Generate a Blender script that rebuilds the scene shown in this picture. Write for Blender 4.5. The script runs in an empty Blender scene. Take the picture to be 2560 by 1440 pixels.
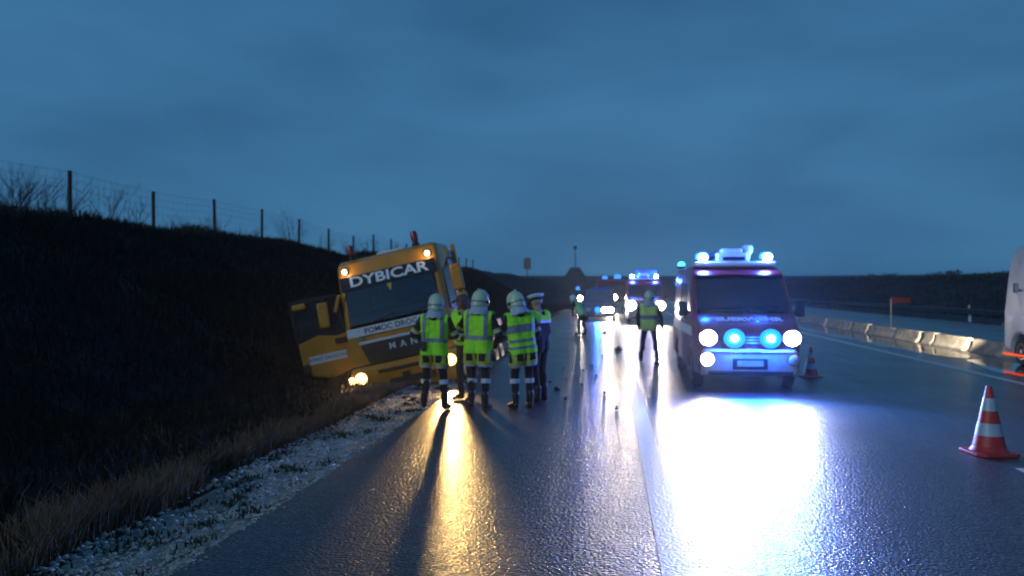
import bpy, math, random
import numpy as np
from mathutils import Vector, Matrix, noise as mnoise
R = math.radians
random.seed(7); rng = np.random.default_rng(7)
S = bpy.context.scene
COL = S.collection

# ------------------------------------------------------------------ camera
cam_d = bpy.data.cameras.new('camera'); cam = bpy.data.objects.new('camera', cam_d); COL.objects.link(cam)
cam.location = (0, 0, 1.9); cam.rotation_euler = (R(90), 0, R(7.0))
cam_d.sensor_width = 36; cam_d.lens = 28.1; cam_d.clip_start = .05; cam_d.clip_end = 4000
cam_d.dof.use_dof = True; cam_d.dof.focus_distance = 4.2; cam_d.dof.aperture_fstop = 2.0; cam_d.dof.aperture_blades = 0
S.camera = cam
S.render.engine = 'CYCLES'
cy = S.cycles
cy.use_denoising = True
try: cy.denoiser = 'OPENIMAGEDENOISE'; cy.denoising_input_passes = 'RGB_ALBEDO_NORMAL'
except Exception: pass
cy.max_bounces = 6; cy.diffuse_bounces = 2; cy.glossy_bounces = 3; cy.transmission_bounces = 4; cy.transparent_max_bounces = 12
cy.volume_bounces = 0; cy.light_sampling_threshold = .04; cy.use_adaptive_sampling = True; cy.adaptive_threshold = .02
cy.caustics_reflective = False; cy.caustics_refractive = False
cy.sample_clamp_indirect = 3.0; cy.sample_clamp_direct = 0

# ------------------------------------------------------------------ dusk sky
SUN_AZ, SUN_EL = R(222), R(13.0)
wd = bpy.data.worlds.new('World'); S.world = wd; wd.use_nodes = True
nt = wd.node_tree; nt.nodes.clear()
def wn(t, **k):
    n = nt.nodes.new(t)
    for a, b in k.items(): setattr(n, a, b)
    return n
sky = wn('ShaderNodeTexSky', sky_type='NISHITA', sun_disc=False, sun_elevation=SUN_EL, sun_rotation=SUN_AZ, air_density=1.6, dust_density=2.0, ozone_density=4.0)
tc = wn('ShaderNodeTexCoord'); sep = wn('ShaderNodeSeparateXYZ'); nt.links.new(tc.outputs['Generated'], sep.inputs[0])
mp = wn('ShaderNodeMapping'); mp.inputs['Scale'].default_value = (1.5, 1.5, 4.6); nt.links.new(tc.outputs['Generated'], mp.inputs[0])
n1 = wn('ShaderNodeTexNoise'); n1.inputs['Scale'].default_value = 1.7; n1.inputs['Detail'].default_value = 5; n1.inputs['Roughness'].default_value = .46; n1.inputs['Distortion'].default_value = .15
nt.links.new(mp.outputs[0], n1.inputs[0])
cr = wn('ShaderNodeValToRGB'); cr.color_ramp.elements[0].position = .33; cr.color_ramp.elements[0].color = (.024, .101, .224, 1)
cr.color_ramp.elements[1].position = .68; cr.color_ramp.elements[1].color = (.041, .156, .318, 1)
nt.links.new(n1.outputs['Fac'], cr.inputs[0])
hr = wn('ShaderNodeValToRGB')                     # overcast layer: clear strip near the horizon, thicker cloud overhead
el = hr.color_ramp.elements; el[0].position = 0; el[0].color = (1.5, 1.4, 1.25, 1); el[1].position = .42; el[1].color = (.86, .90, .95, 1)
e = el.new(.06); e.color = (1.22, 1.22, 1.18, 1); e = el.new(.18); e.color = (1.28, 1.25, 1.2, 1)
nt.links.new(sep.outputs['Z'], hr.inputs[0])
mul = wn('ShaderNodeMix', data_type='RGBA', blend_type='MULTIPLY'); mul.inputs[0].default_value = 1
nt.links.new(cr.outputs[0], mul.inputs[6]); nt.links.new(hr.outputs[0], mul.inputs[7])
bgc = wn('ShaderNodeBackground'); bgc.inputs[1].default_value = 1.0; nt.links.new(mul.outputs[2], bgc.inputs[0])
bgs = wn('ShaderNodeBackground'); bgs.inputs[1].default_value = .05; nt.links.new(sky.outputs[0], bgs.inputs[0])
mx = wn('ShaderNodeMixShader'); mx.inputs[0].default_value = .06
nt.links.new(bgc.outputs[0], mx.inputs[1]); nt.links.new(bgs.outputs[0], mx.inputs[2])
wo = wn('ShaderNodeOutputWorld'); nt.links.new(mx.outputs[0], wo.inputs[0])
# the last light of the overcast evening, from behind the photographer
sl = bpy.data.lights.new('sun', 'SUN'); sl.energy = 1.0; sl.angle = R(24); sl.color = (.62, .82, 1.0)
so = bpy.data.objects.new('sun', sl); COL.objects.link(so)
d = Vector((math.sin(SUN_AZ) * math.cos(SUN_EL), math.cos(SUN_AZ) * math.cos(SUN_EL), math.sin(SUN_EL)))
so.rotation_euler = d.to_track_quat('Z', 'Y').to_euler(); so.location = d * 60
vs = S.view_settings; vs.view_transform = 'Standard'; vs.look = 'None'; vs.exposure = 0; vs.gamma = 1; vs.use_curve_mapping = False
S.display_settings.display_device = 'sRGB'

# ------------------------------------------------------------------ materials
def mat(name, col, rough=.6, metal=0, emit=None, es=0, spec=.5, coat=0, nscale=0, namt=.25, bump=0, bscale=80, bdist=.01, col2=None, rvar=0, trans=0, alpha=1, sheen=0):
    m = bpy.data.materials.new(name); m.use_nodes = True
    t = m.node_tree; b = t.nodes['Principled BSDF']
    b.inputs['Base Color'].default_value = (*col, 1); b.inputs['Roughness'].default_value = rough; b.inputs['Metallic'].default_value = metal
    b.inputs['Specular IOR Level'].default_value = spec; b.inputs['Coat Weight'].default_value = coat; b.inputs['Coat Roughness'].default_value = .08
    b.inputs['Transmission Weight'].default_value = trans; b.inputs['Alpha'].default_value = alpha
    if sheen: b.inputs['Sheen Weight'].default_value = sheen
    if emit: b.inputs['Emission Color'].default_value = (*emit, 1); b.inputs['Emission Strength'].default_value = es
    if nscale or bump:
        tcn = t.nodes.new('ShaderNodeTexCoord')
    if nscale:
        n = t.nodes.new('ShaderNodeTexNoise'); n.inputs['Scale'].default_value = nscale; n.inputs['Detail'].default_value = 5
        t.links.new(tcn.outputs['Object'], n.inputs[0])
        r = t.nodes.new('ShaderNodeValToRGB'); r.color_ramp.elements[0].position = .3; r.color_ramp.elements[1].position = .72
        c2 = col2 or tuple(c * (1 - namt) for c in col); c1 = col if col2 else tuple(min(1, c * (1 + namt * .5)) for c in col)
        r.color_ramp.elements[0].color = (*c2, 1); r.color_ramp.elements[1].color = (*c1, 1)
        t.links.new(n.outputs['Fac'], r.inputs[0]); t.links.new(r.outputs[0], b.inputs['Base Color'])
        if rvar:
            mr = t.nodes.new('ShaderNodeMapRange'); mr.inputs['From Min'].default_value = .3; mr.inputs['From Max'].default_value = .7
            mr.inputs['To Min'].default_value = max(.02, rough - rvar); mr.inputs['To Max'].default_value = min(1, rough + rvar)
            t.links.new(n.outputs['Fac'], mr.inputs[0]); t.links.new(mr.outputs[0], b.inputs['Roughness'])
    if bump:
        n = t.nodes.new('ShaderNodeTexNoise'); n.inputs['Scale'].default_value = bscale; n.inputs['Detail'].default_value = 3
        t.links.new(tcn.outputs['Object'], n.inputs[0])
        bp = t.nodes.new('ShaderNodeBump'); bp.inputs['Strength'].default_value = bump; bp.inputs['Distance'].default_value = bdist
        t.links.new(n.outputs['Fac'], bp.inputs['Height']); t.links.new(bp.outputs[0], b.inputs['Normal'])
    return m

def emat(name, col, s):
    m = bpy.data.materials.new(name); m.use_nodes = True; t = m.node_tree; t.nodes.clear()
    e = t.nodes.new('ShaderNodeEmission'); e.inputs[0].default_value = (*col, 1); e.inputs[1].default_value = s
    o = t.nodes.new('ShaderNodeOutputMaterial'); t.links.new(e.outputs[0], o.inputs[0]); return m

def glassmat(name, tint, refl_rough=.03, clear=.75):
    m = bpy.data.materials.new(name); m.use_nodes = True; t = m.node_tree; t.nodes.clear()
    tr = t.nodes.new('ShaderNodeBsdfTransparent'); tr.inputs[0].default_value = (*tint, 1)
    gl = t.nodes.new('ShaderNodeBsdfGlossy'); gl.inputs['Roughness'].default_value = refl_rough; gl.inputs[0].default_value = (.9, .95, 1, 1)
    fr = t.nodes.new('ShaderNodeFresnel'); fr.inputs[0].default_value = 1.85
    ad = t.nodes.new('ShaderNodeMath'); ad.operation = 'MULTIPLY_ADD'; ad.inputs[1].default_value = 1.0; ad.inputs[2].default_value = 0
    t.links.new(fr.outputs[0], ad.inputs[0])
    mxn = t.nodes.new('ShaderNodeMixShader'); t.links.new(ad.outputs[0], mxn.inputs[0]); t.links.new(tr.outputs[0], mxn.inputs[1]); t.links.new(gl.outputs[0], mxn.inputs[2])
    o = t.nodes.new('ShaderNodeOutputMaterial'); t.links.new(mxn.outputs[0], o.inputs[0]); return m

MT = {}
MT['orange'] = mat('orange_truck_paint', (.60, .235, .013), .5, coat=.4, nscale=3, namt=.22, rvar=.1, spec=.4)
MT['black'] = mat('black_plastic', (.012, .012, .014), .5, nscale=12, namt=.3)
MT['rubber'] = mat('tyre_rubber', (.012, .012, .012), .75, nscale=20, namt=.4, bump=.2)
MT['darkmetal'] = mat('dark_metal', (.05, .05, .055), .45, metal=.6, nscale=8)
MT['steel'] = mat('galvanised_steel', (.38, .40, .42), .42, metal=.7, nscale=9, rvar=.12)
MT['chrome'] = mat('pale_trim', (.62, .66, .70), .35, metal=.2)
MT['white'] = mat('white_paint', (.74, .75, .76), .35, coat=.3, nscale=4, namt=.12)
MT['letter'] = mat('white_lettering', (.82, .84, .86), .5)
MT['ink'] = mat('dark_lettering', (.03, .04, .06), .6)
MT['glass'] = glassmat('vehicle_glass', (.62, .72, .76), .03, .80)
MT['visor'] = mat('tinted_visor_band', (.010, .012, .018), .25, spec=.5)
MT['seat'] = mat('dark_seat_cloth', (.03, .035, .04), .9, nscale=15)
MT['red'] = mat('fire_red_paint', (.20, .006, .013), .35, coat=.3, nscale=3, namt=.2, rvar=.08)
MT['van_bumper'] = mat('scuffed_white_bumper', (.42, .43, .44), .5, nscale=5, namt=.35)
MT['van_white'] = mat('grimy_white_paint', (.40, .43, .47), .45, nscale=2, namt=.3)
MT['far_red'] = mat('dark_red_paint', (.10, .005, .008), .45, nscale=3)
MT['silver'] = mat('silver_car_paint', (.16, .18, .22), .35, metal=.3, coat=.3, nscale=3)
MT['lens_off'] = mat('unlit_lens', (.35, .37, .40), .12, spec=.6)
MT['redlens'] = mat('dark_red_lens', (.22, .018, .012), .2, spec=.6)
MT['warm'] = emat('warm_headlight', (1, .58, .17), 7)
MT['marker'] = emat('warm_marker_lamp', (1, .72, .38), 9)
MT['head'] = emat('white_headlight', (1, .93, .82), 75)
MT['head_far'] = emat('far_headlight', (1, .88, .68), 75)
MT['yellow_lamp'] = emat('yellow_lamp', (1, .72, .25), 14)
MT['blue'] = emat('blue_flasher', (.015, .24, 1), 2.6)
MT['blue_core'] = emat('blue_flasher_core', (.05, .42, 1), 5)
MT['blue_lens'] = emat('blue_flasher_lens', (.012, .34, 1), 7)
MT['blue_dome'] = emat('blue_dome_lens', (.012, .24, 1), 5)
MT['blue_dim'] = emat('dim_blue_flasher', (.03, .22, 1), 2.2)
MT['amber'] = emat('amber_glow_strip', (1, .10, .02), 1.2)
MT['tail'] = emat('red_tail_lamp', (1, .05, .03), 5)
MT['torch'] = emat('torch_lamp', (1, .97, .92), 12)
MT['blue_glass'] = mat('blue_lamp_housing', (.02, .10, .55), .2, spec=.6)
MT['concrete'] = mat('pale_concrete', (.30, .28, .24), .8, nscale=4, col2=(.10, .095, .08), bump=.4, bscale=40)
MT['cream'] = mat('cream_plastic', (.70, .68, .58), .4)
# clothing
MT['vest'] = mat('yellow_green_vest', (.40, 1.0, .02), .75, nscale=9, namt=.10, bump=.9, bscale=11, bdist=.035)
MT['vest_yellow'] = mat('pale_yellow_vest', (.66, .90, .22), .75, nscale=9, namt=.14, bump=.9, bscale=11, bdist=.035)
MT['vest_pale'] = mat('pale_green_vest', (.42, .80, .42), .75, nscale=9, namt=.14)
MT['band'] = mat('silver_reflective_band', (.20, .24, .28), .5, nscale=20, namt=.2)
MT['band_pale'] = mat('pale_reflective_band', (.55, .62, .68), .45, nscale=20, namt=.15)
MT['hem'] = mat('yellow_reflective_band', (.50, .52, .06), .6, nscale=20, namt=.2)
MT['navy'] = mat('dark_navy_cloth', (.012, .014, .024), .9, nscale=14, namt=.4, bump=.9, bscale=14, bdist=.035)
MT['trousers'] = mat('black_trouser_cloth', (.010, .011, .016), .9, nscale=14, namt=.4, bump=.9, bscale=12, bdist=.035)
MT['skin'] = mat('skin', (.46, .27, .20), .55)
MT['lip'] = mat('lips', (.35, .13, .11), .5)
MT['eye'] = mat('eye', (.03, .025, .02), .2)
MT['boot'] = mat('boot_leather', (.012, .011, .011), .35)
MT['hair'] = mat('brown_hood', (.10, .055, .06), .9, nscale=20, namt=.4, bump=.6, bscale=40)
MT['helmet'] = mat('pale_luminous_helmet', (.52, .62, .40), .32, coat=.3, nscale=5, namt=.12)
MT['nape'] = mat('pale_neck_guard', (.42, .50, .60), .85, nscale=12, namt=.2)
MT['cap'] = mat('white_cap_top', (.66, .74, .80), .6)
MT['cone_o'] = mat('orange_cone', (.50, .028, .022), .5, nscale=8, namt=.2)
MT['cone_w'] = mat('white_cone_band', (.34, .42, .48), .4, nscale=8, namt=.15)
# ground
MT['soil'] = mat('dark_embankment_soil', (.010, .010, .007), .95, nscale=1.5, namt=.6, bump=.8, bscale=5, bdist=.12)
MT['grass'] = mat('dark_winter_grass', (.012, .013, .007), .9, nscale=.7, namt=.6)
MT['dry'] = mat('dry_grass', (.20, .115, .062), .85, nscale=1.2, namt=.5)
MT['twig'] = mat('bare_twigs', (.035, .028, .022), .9)
MT['stone'] = mat('pale_gravel_stone', (.42, .39, .335), .75, nscale=9, namt=.35)
MT['gravel_bed'] = mat('pale_gravel_bed', (.40, .375, .32), .85, nscale=7, col2=(.15, .14, .11), bump=1, bscale=38, bdist=.03)
MT['weed'] = mat('dark_weed', (.030, .036, .016), .85, nscale=8)
MT['paint'] = mat('road_paint', (.72, .71, .66), .46, nscale=18, col2=(.50, .49, .45), rvar=.06, bump=.7, bscale=34, bdist=.016, spec=.8, coat=.5)
MT['paint'].node_tree.nodes['Principled BSDF'].inputs['Coat Roughness'].default_value = .3
MT['hut'] = mat('dark_wall', (.05, .05, .055), .85, nscale=3)
MT['grey_sign'] = mat('grey_sign_back', (.12, .12, .14), .6)
MT['redsign'] = mat('red_sign', (.03, .002, .003), .8, spec=.2)

def asphalt():
    m = bpy.data.materials.new('wet_asphalt'); m.use_nodes = True; t = m.node_tree; b = t.nodes['Principled BSDF']
    L = t.links.new; N = t.nodes.new
    c = N('ShaderNodeTexCoord')
    big = N('ShaderNodeTexNoise'); big.inputs['Scale'].default_value = .55; big.inputs['Detail'].default_value = 4; L(c.outputs['Object'], big.inputs[0])
    st = N('ShaderNodeMapping'); st.inputs['Scale'].default_value = (1.3, .10, 1); L(c.outputs['Object'], st.inputs[0])
    trk = N('ShaderNodeTexNoise'); trk.inputs['Scale'].default_value = 1.6; trk.inputs['Detail'].default_value = 3; L(st.outputs[0], trk.inputs[0])
    agg = N('ShaderNodeTexVoronoi'); agg.inputs['Scale'].default_value = 48; L(c.outputs['Object'], agg.inputs[0])
    sw = N('ShaderNodeSeparateColor'); L(agg.outputs['Color'], sw.inputs[0])
    rp = N('ShaderNodeValToRGB'); rp.color_ramp.elements[0].color = (.010, .011, .014, 1); rp.color_ramp.elements[1].color = (.085, .083, .080, 1)
    rp.color_ramp.elements[0].position = .45; rp.color_ramp.elements[1].position = 1.0; L(sw.outputs[0], rp.inputs[0])
    L(rp.outputs[0], b.inputs['Base Color'])
    ad = N('ShaderNodeMath'); ad.operation = 'MULTIPLY'; L(big.outputs['Fac'], ad.inputs[0]); L(trk.outputs['Fac'], ad.inputs[1])
    mr = N('ShaderNodeMapRange'); mr.inputs['From Min'].default_value = .08; mr.inputs['From Max'].default_value = .45; mr.inputs['To Min'].default_value = .38; mr.inputs['To Max'].default_value = .56
    L(ad.outputs[0], mr.inputs[0]); L(mr.outputs[0], b.inputs['Roughness'])
    b.inputs['Specular IOR Level'].default_value = .5
    n_a = N('ShaderNodeTexNoise'); n_a.inputs['Scale'].default_value = 38; n_a.inputs['Detail'].default_value = 1.5; L(c.outputs['Object'], n_a.inputs[0])
    n_b = N('ShaderNodeTexNoise'); n_b.inputs['Scale'].default_value = 9; n_b.inputs['Detail'].default_value = 2; L(c.outputs['Object'], n_b.inputs[0])
    sx = N('ShaderNodeSeparateXYZ'); L(c.outputs['Object'], sx.inputs[0])
    fd = N('ShaderNodeMapRange'); fd.inputs['From Min'].default_value = 9; fd.inputs['From Max'].default_value = 22; fd.inputs['To Min'].default_value = .72; fd.inputs['To Max'].default_value = .12; L(sx.outputs['Y'], fd.inputs[0])   # coarser surface course near, smoother beyond the joint
    b1 = N('ShaderNodeBump'); b1.inputs['Distance'].default_value = .016; L(fd.outputs[0], b1.inputs['Strength']); L(n_a.outputs['Fac'], b1.inputs['Height'])
    b2 = N('ShaderNodeBump'); b2.inputs['Strength'].default_value = .22; b2.inputs['Distance'].default_value = .03; L(n_b.outputs['Fac'], b2.inputs['Height']); L(b1.outputs[0], b2.inputs['Normal'])
    L(b2.outputs[0], b.inputs['Normal']); L(b2.outputs[0], b.inputs['Coat Normal'])
    b.inputs['Coat Weight'].default_value = .55; b.inputs['Coat Roughness'].default_value = .24; b.inputs['Coat IOR'].default_value = 1.33
    return m
MT['asphalt'] = asphalt()

# ------------------------------------------------------------------ helpers
class M:
    def __init__(s): s.v = []; s.f = []; s.mi = []
    def add(s, v, f, mi=0):
        o = len(s.v); s.v += [tuple(p) for p in v]; s.f += [tuple(i + o for i in q) for q in f]; s.mi += [mi] * len(f); return s
    def box(s, c, d, rot=None, mi=0):
        x, y, z = d[0] / 2, d[1] / 2, d[2] / 2
        v = [Vector((sx * x, sy * y, sz * z)) for sx in (-1, 1) for sy in (-1, 1) for sz in (-1, 1)]
        if rot is not None: v = [rot @ p for p in v]
        v = [p + Vector(c) for p in v]
        return s.add(v, [(0, 1, 3, 2), (4, 6, 7, 5), (0, 4, 5, 1), (2, 3, 7, 6), (0, 2, 6, 4), (1, 5, 7, 3)], mi)
    def tube(s, pts, rad, n=8, cap=True, mi=0):
        pts = [Vector(p) for p in pts]; rad = rad if hasattr(rad, '__len__') else [rad] * len(pts)
        v = []; up = None
        for i, p in enumerate(pts):
            t = (pts[min(i + 1, len(pts) - 1)] - pts[max(i - 1, 0)]).normalized()
            a = t.orthogonal().normalized() if up is None else (up - t * up.dot(t)).normalized()
            up = a; bb = t.cross(a)
            for k in range(n):
                q = 2 * math.pi * k / n; v.append(p + (a * math.cos(q) + bb * math.sin(q)) * rad[i])
        f = []
        for i in range(len(pts) - 1):
            for k in range(n):
                k2 = (k + 1) % n; f.append((i * n + k, i * n + k2, (i + 1) * n + k2, (i + 1) * n + k))
        if cap: f += [tuple(range(n))[::-1], tuple(range((len(pts) - 1) * n, len(pts) * n))]
        return s.add(v, f, mi)
    def lathe(s, prof, n=20, axis='Z', o=(0, 0, 0), mi=0, sc=(1, 1)):
        v = []; o = Vector(o)
        for r, h in prof:
            for k in range(n):
                a = 2 * math.pi * k / n; c, w = r * math.cos(a) * sc[0], r * math.sin(a) * sc[1]
                v.append(o + Vector({'Z': (c, w, h), 'Y': (c, h, w), 'X': (h, c, w)}[axis]))
        f = [(i * n + k, i * n + (k + 1) % n, (i + 1) * n + (k + 1) % n, (i + 1) * n + k) for i in range(len(prof) - 1) for k in range(n)]
        f += [tuple(range(n))[::-1], tuple(range((len(prof) - 1) * n, len(prof) * n))]
        return s.add(v, f, mi)
    def prism(s, poly, a, b, axis='X', mi=0):
        n = len(poly)
        g = {'X': lambda p, t: (t, p[0], p[1]), 'Y': lambda p, t: (p[0], t, p[1]), 'Z': lambda p, t: (p[0], p[1], t)}[axis]
        v = [g(p, a) for p in poly] + [g(p, b) for p in poly]
        f = [tuple(range(n))[::-1], tuple(range(n, 2 * n))] + [(i, (i + 1) % n, n + (i + 1) % n, n + i) for i in range(n)]
        return s.add(v, f, mi)
    def capsule(s, p0, p1, r0, r1, n=12, mi=0):
        p0, p1 = Vector(p0), Vector(p1); t = p1 - p0
        if t.length < 1e-5: t = Vector((0, 0, 1e-4)); p1 = p0 + t
        t = t.normalized(); pts, rs = [], []
        for k in range(0, 4):
            a = math.pi / 2 * (k / 4 + .06); pts.append(p0 - t * r0 * math.cos(a)); rs.append(r0 * math.sin(a))
        pts.append(p0); rs.append(r0); pts.append(p1); rs.append(r1)
        for k in range(3, -1, -1):
            a = math.pi / 2 * (k / 4 + .06); pts.append(p1 + t * r1 * math.cos(a)); rs.append(r1 * math.sin(a))
        v = []; a_ = t.orthogonal().normalized(); b_ = t.cross(a_)
        for p, r in zip(pts, rs):
            for k in range(n):
                q = 2 * math.pi * k / n; v.append(p + (a_ * math.cos(q) + b_ * math.sin(q)) * r)
        f = [(i * n + k, i * n + (k + 1) % n, (i + 1) * n + (k + 1) % n, (i + 1) * n + k) for i in range(len(pts) - 1) for k in range(n)]
        f += [tuple(range(n))[::-1], tuple(range((len(pts) - 1) * n, len(pts) * n))]
        return s.add(v, f, mi)
    def mesh(s, name):
        me = bpy.data.meshes.new(name); me.from_pydata(s.v, [], s.f); me.validate(); return me

def smooth(me, ang=35):
    me.polygons.foreach_set('use_smooth', np.ones(len(me.polygons), bool))
    try: me.set_sharp_from_angle(angle=R(ang))
    except Exception: pass

def obj(name, g, m=None, parent=None, bev=0, sm=35, label=None):
    me = g.mesh(name) if isinstance(g, M) else g
    ms = m if isinstance(m, (list, tuple)) else [m]
    for a in ms:
        if a: me.materials.append(MT[a] if isinstance(a, str) else a)
    if isinstance(g, M) and len(ms) > 1 and len(me.polygons) == len(g.mi): me.polygons.foreach_set('material_index', g.mi)
    if sm: smooth(me, sm)
    o = bpy.data.objects.new(name, me); COL.objects.link(o)
    if parent: o.parent = parent
    if bev:
        b = o.modifiers.new('bevel', 'BEVEL'); b.width = bev; b.segments = 2; b.limit_method = 'ANGLE'; b.angle_limit = R(40)
    if label: o['label'] = label
    return o
def tag(o, label, cat, group=None):
    o['label'] = label; o['category'] = cat
    if group: o['group'] = group
    return o
def thing(name, label, cat, loc=(0, 0, 0), rot=(0, 0, 0), group=None):
    o = bpy.data.objects.new(name, None); COL.objects.link(o); o.location = loc; o.rotation_euler = rot; o.empty_display_size = .2
    return tag(o, label, cat, group)
def struct(o, kind='structure'): o['kind'] = kind; return o
def nmesh(name, v, f):
    """v (n,3) array, f (m,k) array -> mesh, fast"""
    v = np.asarray(v, np.float32); f = np.asarray(f, np.int32)
    me = bpy.data.meshes.new(name); k = f.shape[1]
    me.vertices.add(len(v)); me.vertices.foreach_set('co', v.ravel())
    me.loops.add(f.size); me.loops.foreach_set('vertex_index', f.ravel())
    me.polygons.add(len(f)); me.polygons.foreach_set('loop_start', np.arange(0, f.size, k, dtype=np.int32))
    try: me.polygons.foreach_set('loop_total', np.full(len(f), k, np.int32))
    except Exception: pass
    me.update(calc_edges=True); return me
def lamp(kind, parent, loc, power, col, radius=.06, name='lamp_light', aim=None, size=70, blend=.6):
    l = bpy.data.lights.new(name, kind); l.energy = power; l.color = col; l.shadow_soft_size = radius
    if kind == 'SPOT': l.spot_size = R(size); l.spot_blend = blend
    o = bpy.data.objects.new(name, l); COL.objects.link(o); o.location = loc
    if parent: o.parent = parent
    if aim is not None: o.rotation_euler = (-Vector(aim)).to_track_quat('Z', 'Y').to_euler()
    return o
def text(name, s, size, m, parent, loc, rot, sx=1.0, ext=.003, fat=0.0, label=None):
    cu = bpy.data.curves.new('tmp', 'FONT'); cu.body = s; cu.size = size; cu.extrude = ext; cu.offset = fat; cu.align_x = 'CENTER'; cu.align_y = 'CENTER'; cu.resolution_u = 3
    to = bpy.data.objects.new('tmp', cu); COL.objects.link(to)
    me = bpy.data.meshes.new_from_object(to.evaluated_get(bpy.context.evaluated_depsgraph_get()))
    bpy.data.objects.remove(to); me.name = name; me.materials.clear()
    o = obj(name, me, m, parent, sm=0, label=label); o.location = loc; o.rotation_euler = rot; o.scale = (sx, 1, 1); return o

# ------------------------------------------------------------------ terrain
PX = np.array([-900, -300, -60, -20, -15.2, -14.2, -7.0, -6.3, -5.6, -5.0, -4.3, -3.7, -2.9, -2.6, 20, 21.5, 23, 26, 40, 60, 300, 900.])
PZ = np.array([8, 6.0, 4.6, 3.95, 3.8, 3.65, -.35, -.80, -.95, -.78, -.36, -.13, -.03, -.05, -.05, -.35, -.3, .1, 3.0, 3.6, 7, 9.])
def vnoise(x, y, sc, seed=0):
    x = np.asarray(x, float) / sc + seed * 17.3; y = np.asarray(y, float) / sc + seed * 9.1
    xi, yi = np.floor(x), np.floor(y); fx, fy = x - xi, y - yi; fx = fx * fx * (3 - 2 * fx); fy = fy * fy * (3 - 2 * fy)
    def h(a, b): q = np.sin(a * 127.1 + b * 311.7 + seed * 74.7) * 43758.5453; return q - np.floor(q)
    return (h(xi, yi) * (1 - fx) + h(xi + 1, yi) * fx) * (1 - fy) + (h(xi, yi + 1) * (1 - fx) + h(xi + 1, yi + 1) * fx) * fy
def HT(x, y):
    x = np.asarray(x, float); y = np.asarray(y, float)
    z = np.interp(x, PX, PZ)
    off = np.clip(np.maximum(-3.4 - x, x - 21), 0, 4) / 4
    z = z + off * ((vnoise(x, y, 2.3) - .5) * .34 + (vnoise(x, y, .8, 2) - .5) * .12 + (vnoise(x, y, 9, 3) - .5) * .5)
    s = np.clip((y - 105) / 190, 0, 1); s = s * s * (3 - 2 * s)
    far = s * (6.6 + 1.2 * (vnoise(x, y, 60, 5) - .5)) + np.clip(y - 300, 0, 800) * .004
    return np.maximum(z, far - .05)
gx = np.unique(np.concatenate([np.linspace(-900, -60, 18), np.linspace(-60, -20, 20), np.linspace(-20, -2.6, 90), np.linspace(-2.6, 20, 8), np.linspace(20, 60, 50), np.linspace(60, 900, 24)]))
gy = np.unique(np.concatenate([np.linspace(-380, -12, 24), np.linspace(-12, 60, 230), np.linspace(60, 320, 130), np.linspace(320, 1380, 20)]))
GX, GY = np.meshgrid(gx, gy); GZ = HT(GX, GY)
nx, ny = len(gx), len(gy); ii = np.arange(nx * ny).reshape(ny, nx)
fq = np.stack([ii[:-1, :-1], ii[:-1, 1:], ii[1:, 1:], ii[1:, :-1]], -1).reshape(-1, 4)
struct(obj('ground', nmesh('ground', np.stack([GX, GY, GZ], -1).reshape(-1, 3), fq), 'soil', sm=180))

def strip(name, xl, xr, z, ys, m, jit=0):
    v = []; 
    for k, y in enumerate(ys):
        a = (vnoise(y, 0, .5, 4) - .5) * jit + (vnoise(y, 0, 2.1, 6) - .5) * jit
        v += [(xl + float(a), y, z), (xr, y, z)]
    f = [(2 * i, 2 * i + 1, 2 * i + 3, 2 * i + 2) for i in range(len(ys) - 1)]
    g = M(); g.add(v, f); return obj(name, g, m, sm=0)
ys = [-40] + list(np.arange(-4, 40, .25)) + list(range(40, 131, 6))
struct(strip('road', -2.87, 9.0, 0, ys, 'asphalt', .10))
struct(strip('opposite_road', 11.6, 19.6, -.01, [-40, 20, 60, 130], 'asphalt'))
struct(strip('edge_line_left', .34, .56, .004, [-40, 0, 40, 125], 'paint'))
struct(strip('edge_line_right', 8.02, 8.22, .004, [-40, 0, 40, 125], 'paint'))
for y0 in (-15, 3, 21, 39, 57, 75):
    struct(strip('lane_dash', 4.22, 4.38, .004, [y0, y0 + 6], 'paint'))
# gravel verge
gxs = np.linspace(-3.95, -2.80, 14); gys = np.arange(-2, 70, .22)
A, B = np.meshgrid(gxs, gys); Zg = HT(A, B) + .018 + (vnoise(A, B, .18, 8) - .5) * .035 * (A < -2.85)
edge = (A < -3.86); Zg = Zg - edge * .06
Zg = np.where(A > -2.9, -.012, Zg)
ii = np.arange(A.size).reshape(A.shape)
fq = np.stack([ii[:-1, :-1], ii[:-1, 1:], ii[1:, 1:], ii[1:, :-1]], -1).reshape(-1, 4)
struct(obj('gravel_verge', nmesh('gravel_verge', np.stack([A, B, Zg], -1).reshape(-1, 3), fq), 'gravel_bed', sm=180))
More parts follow.
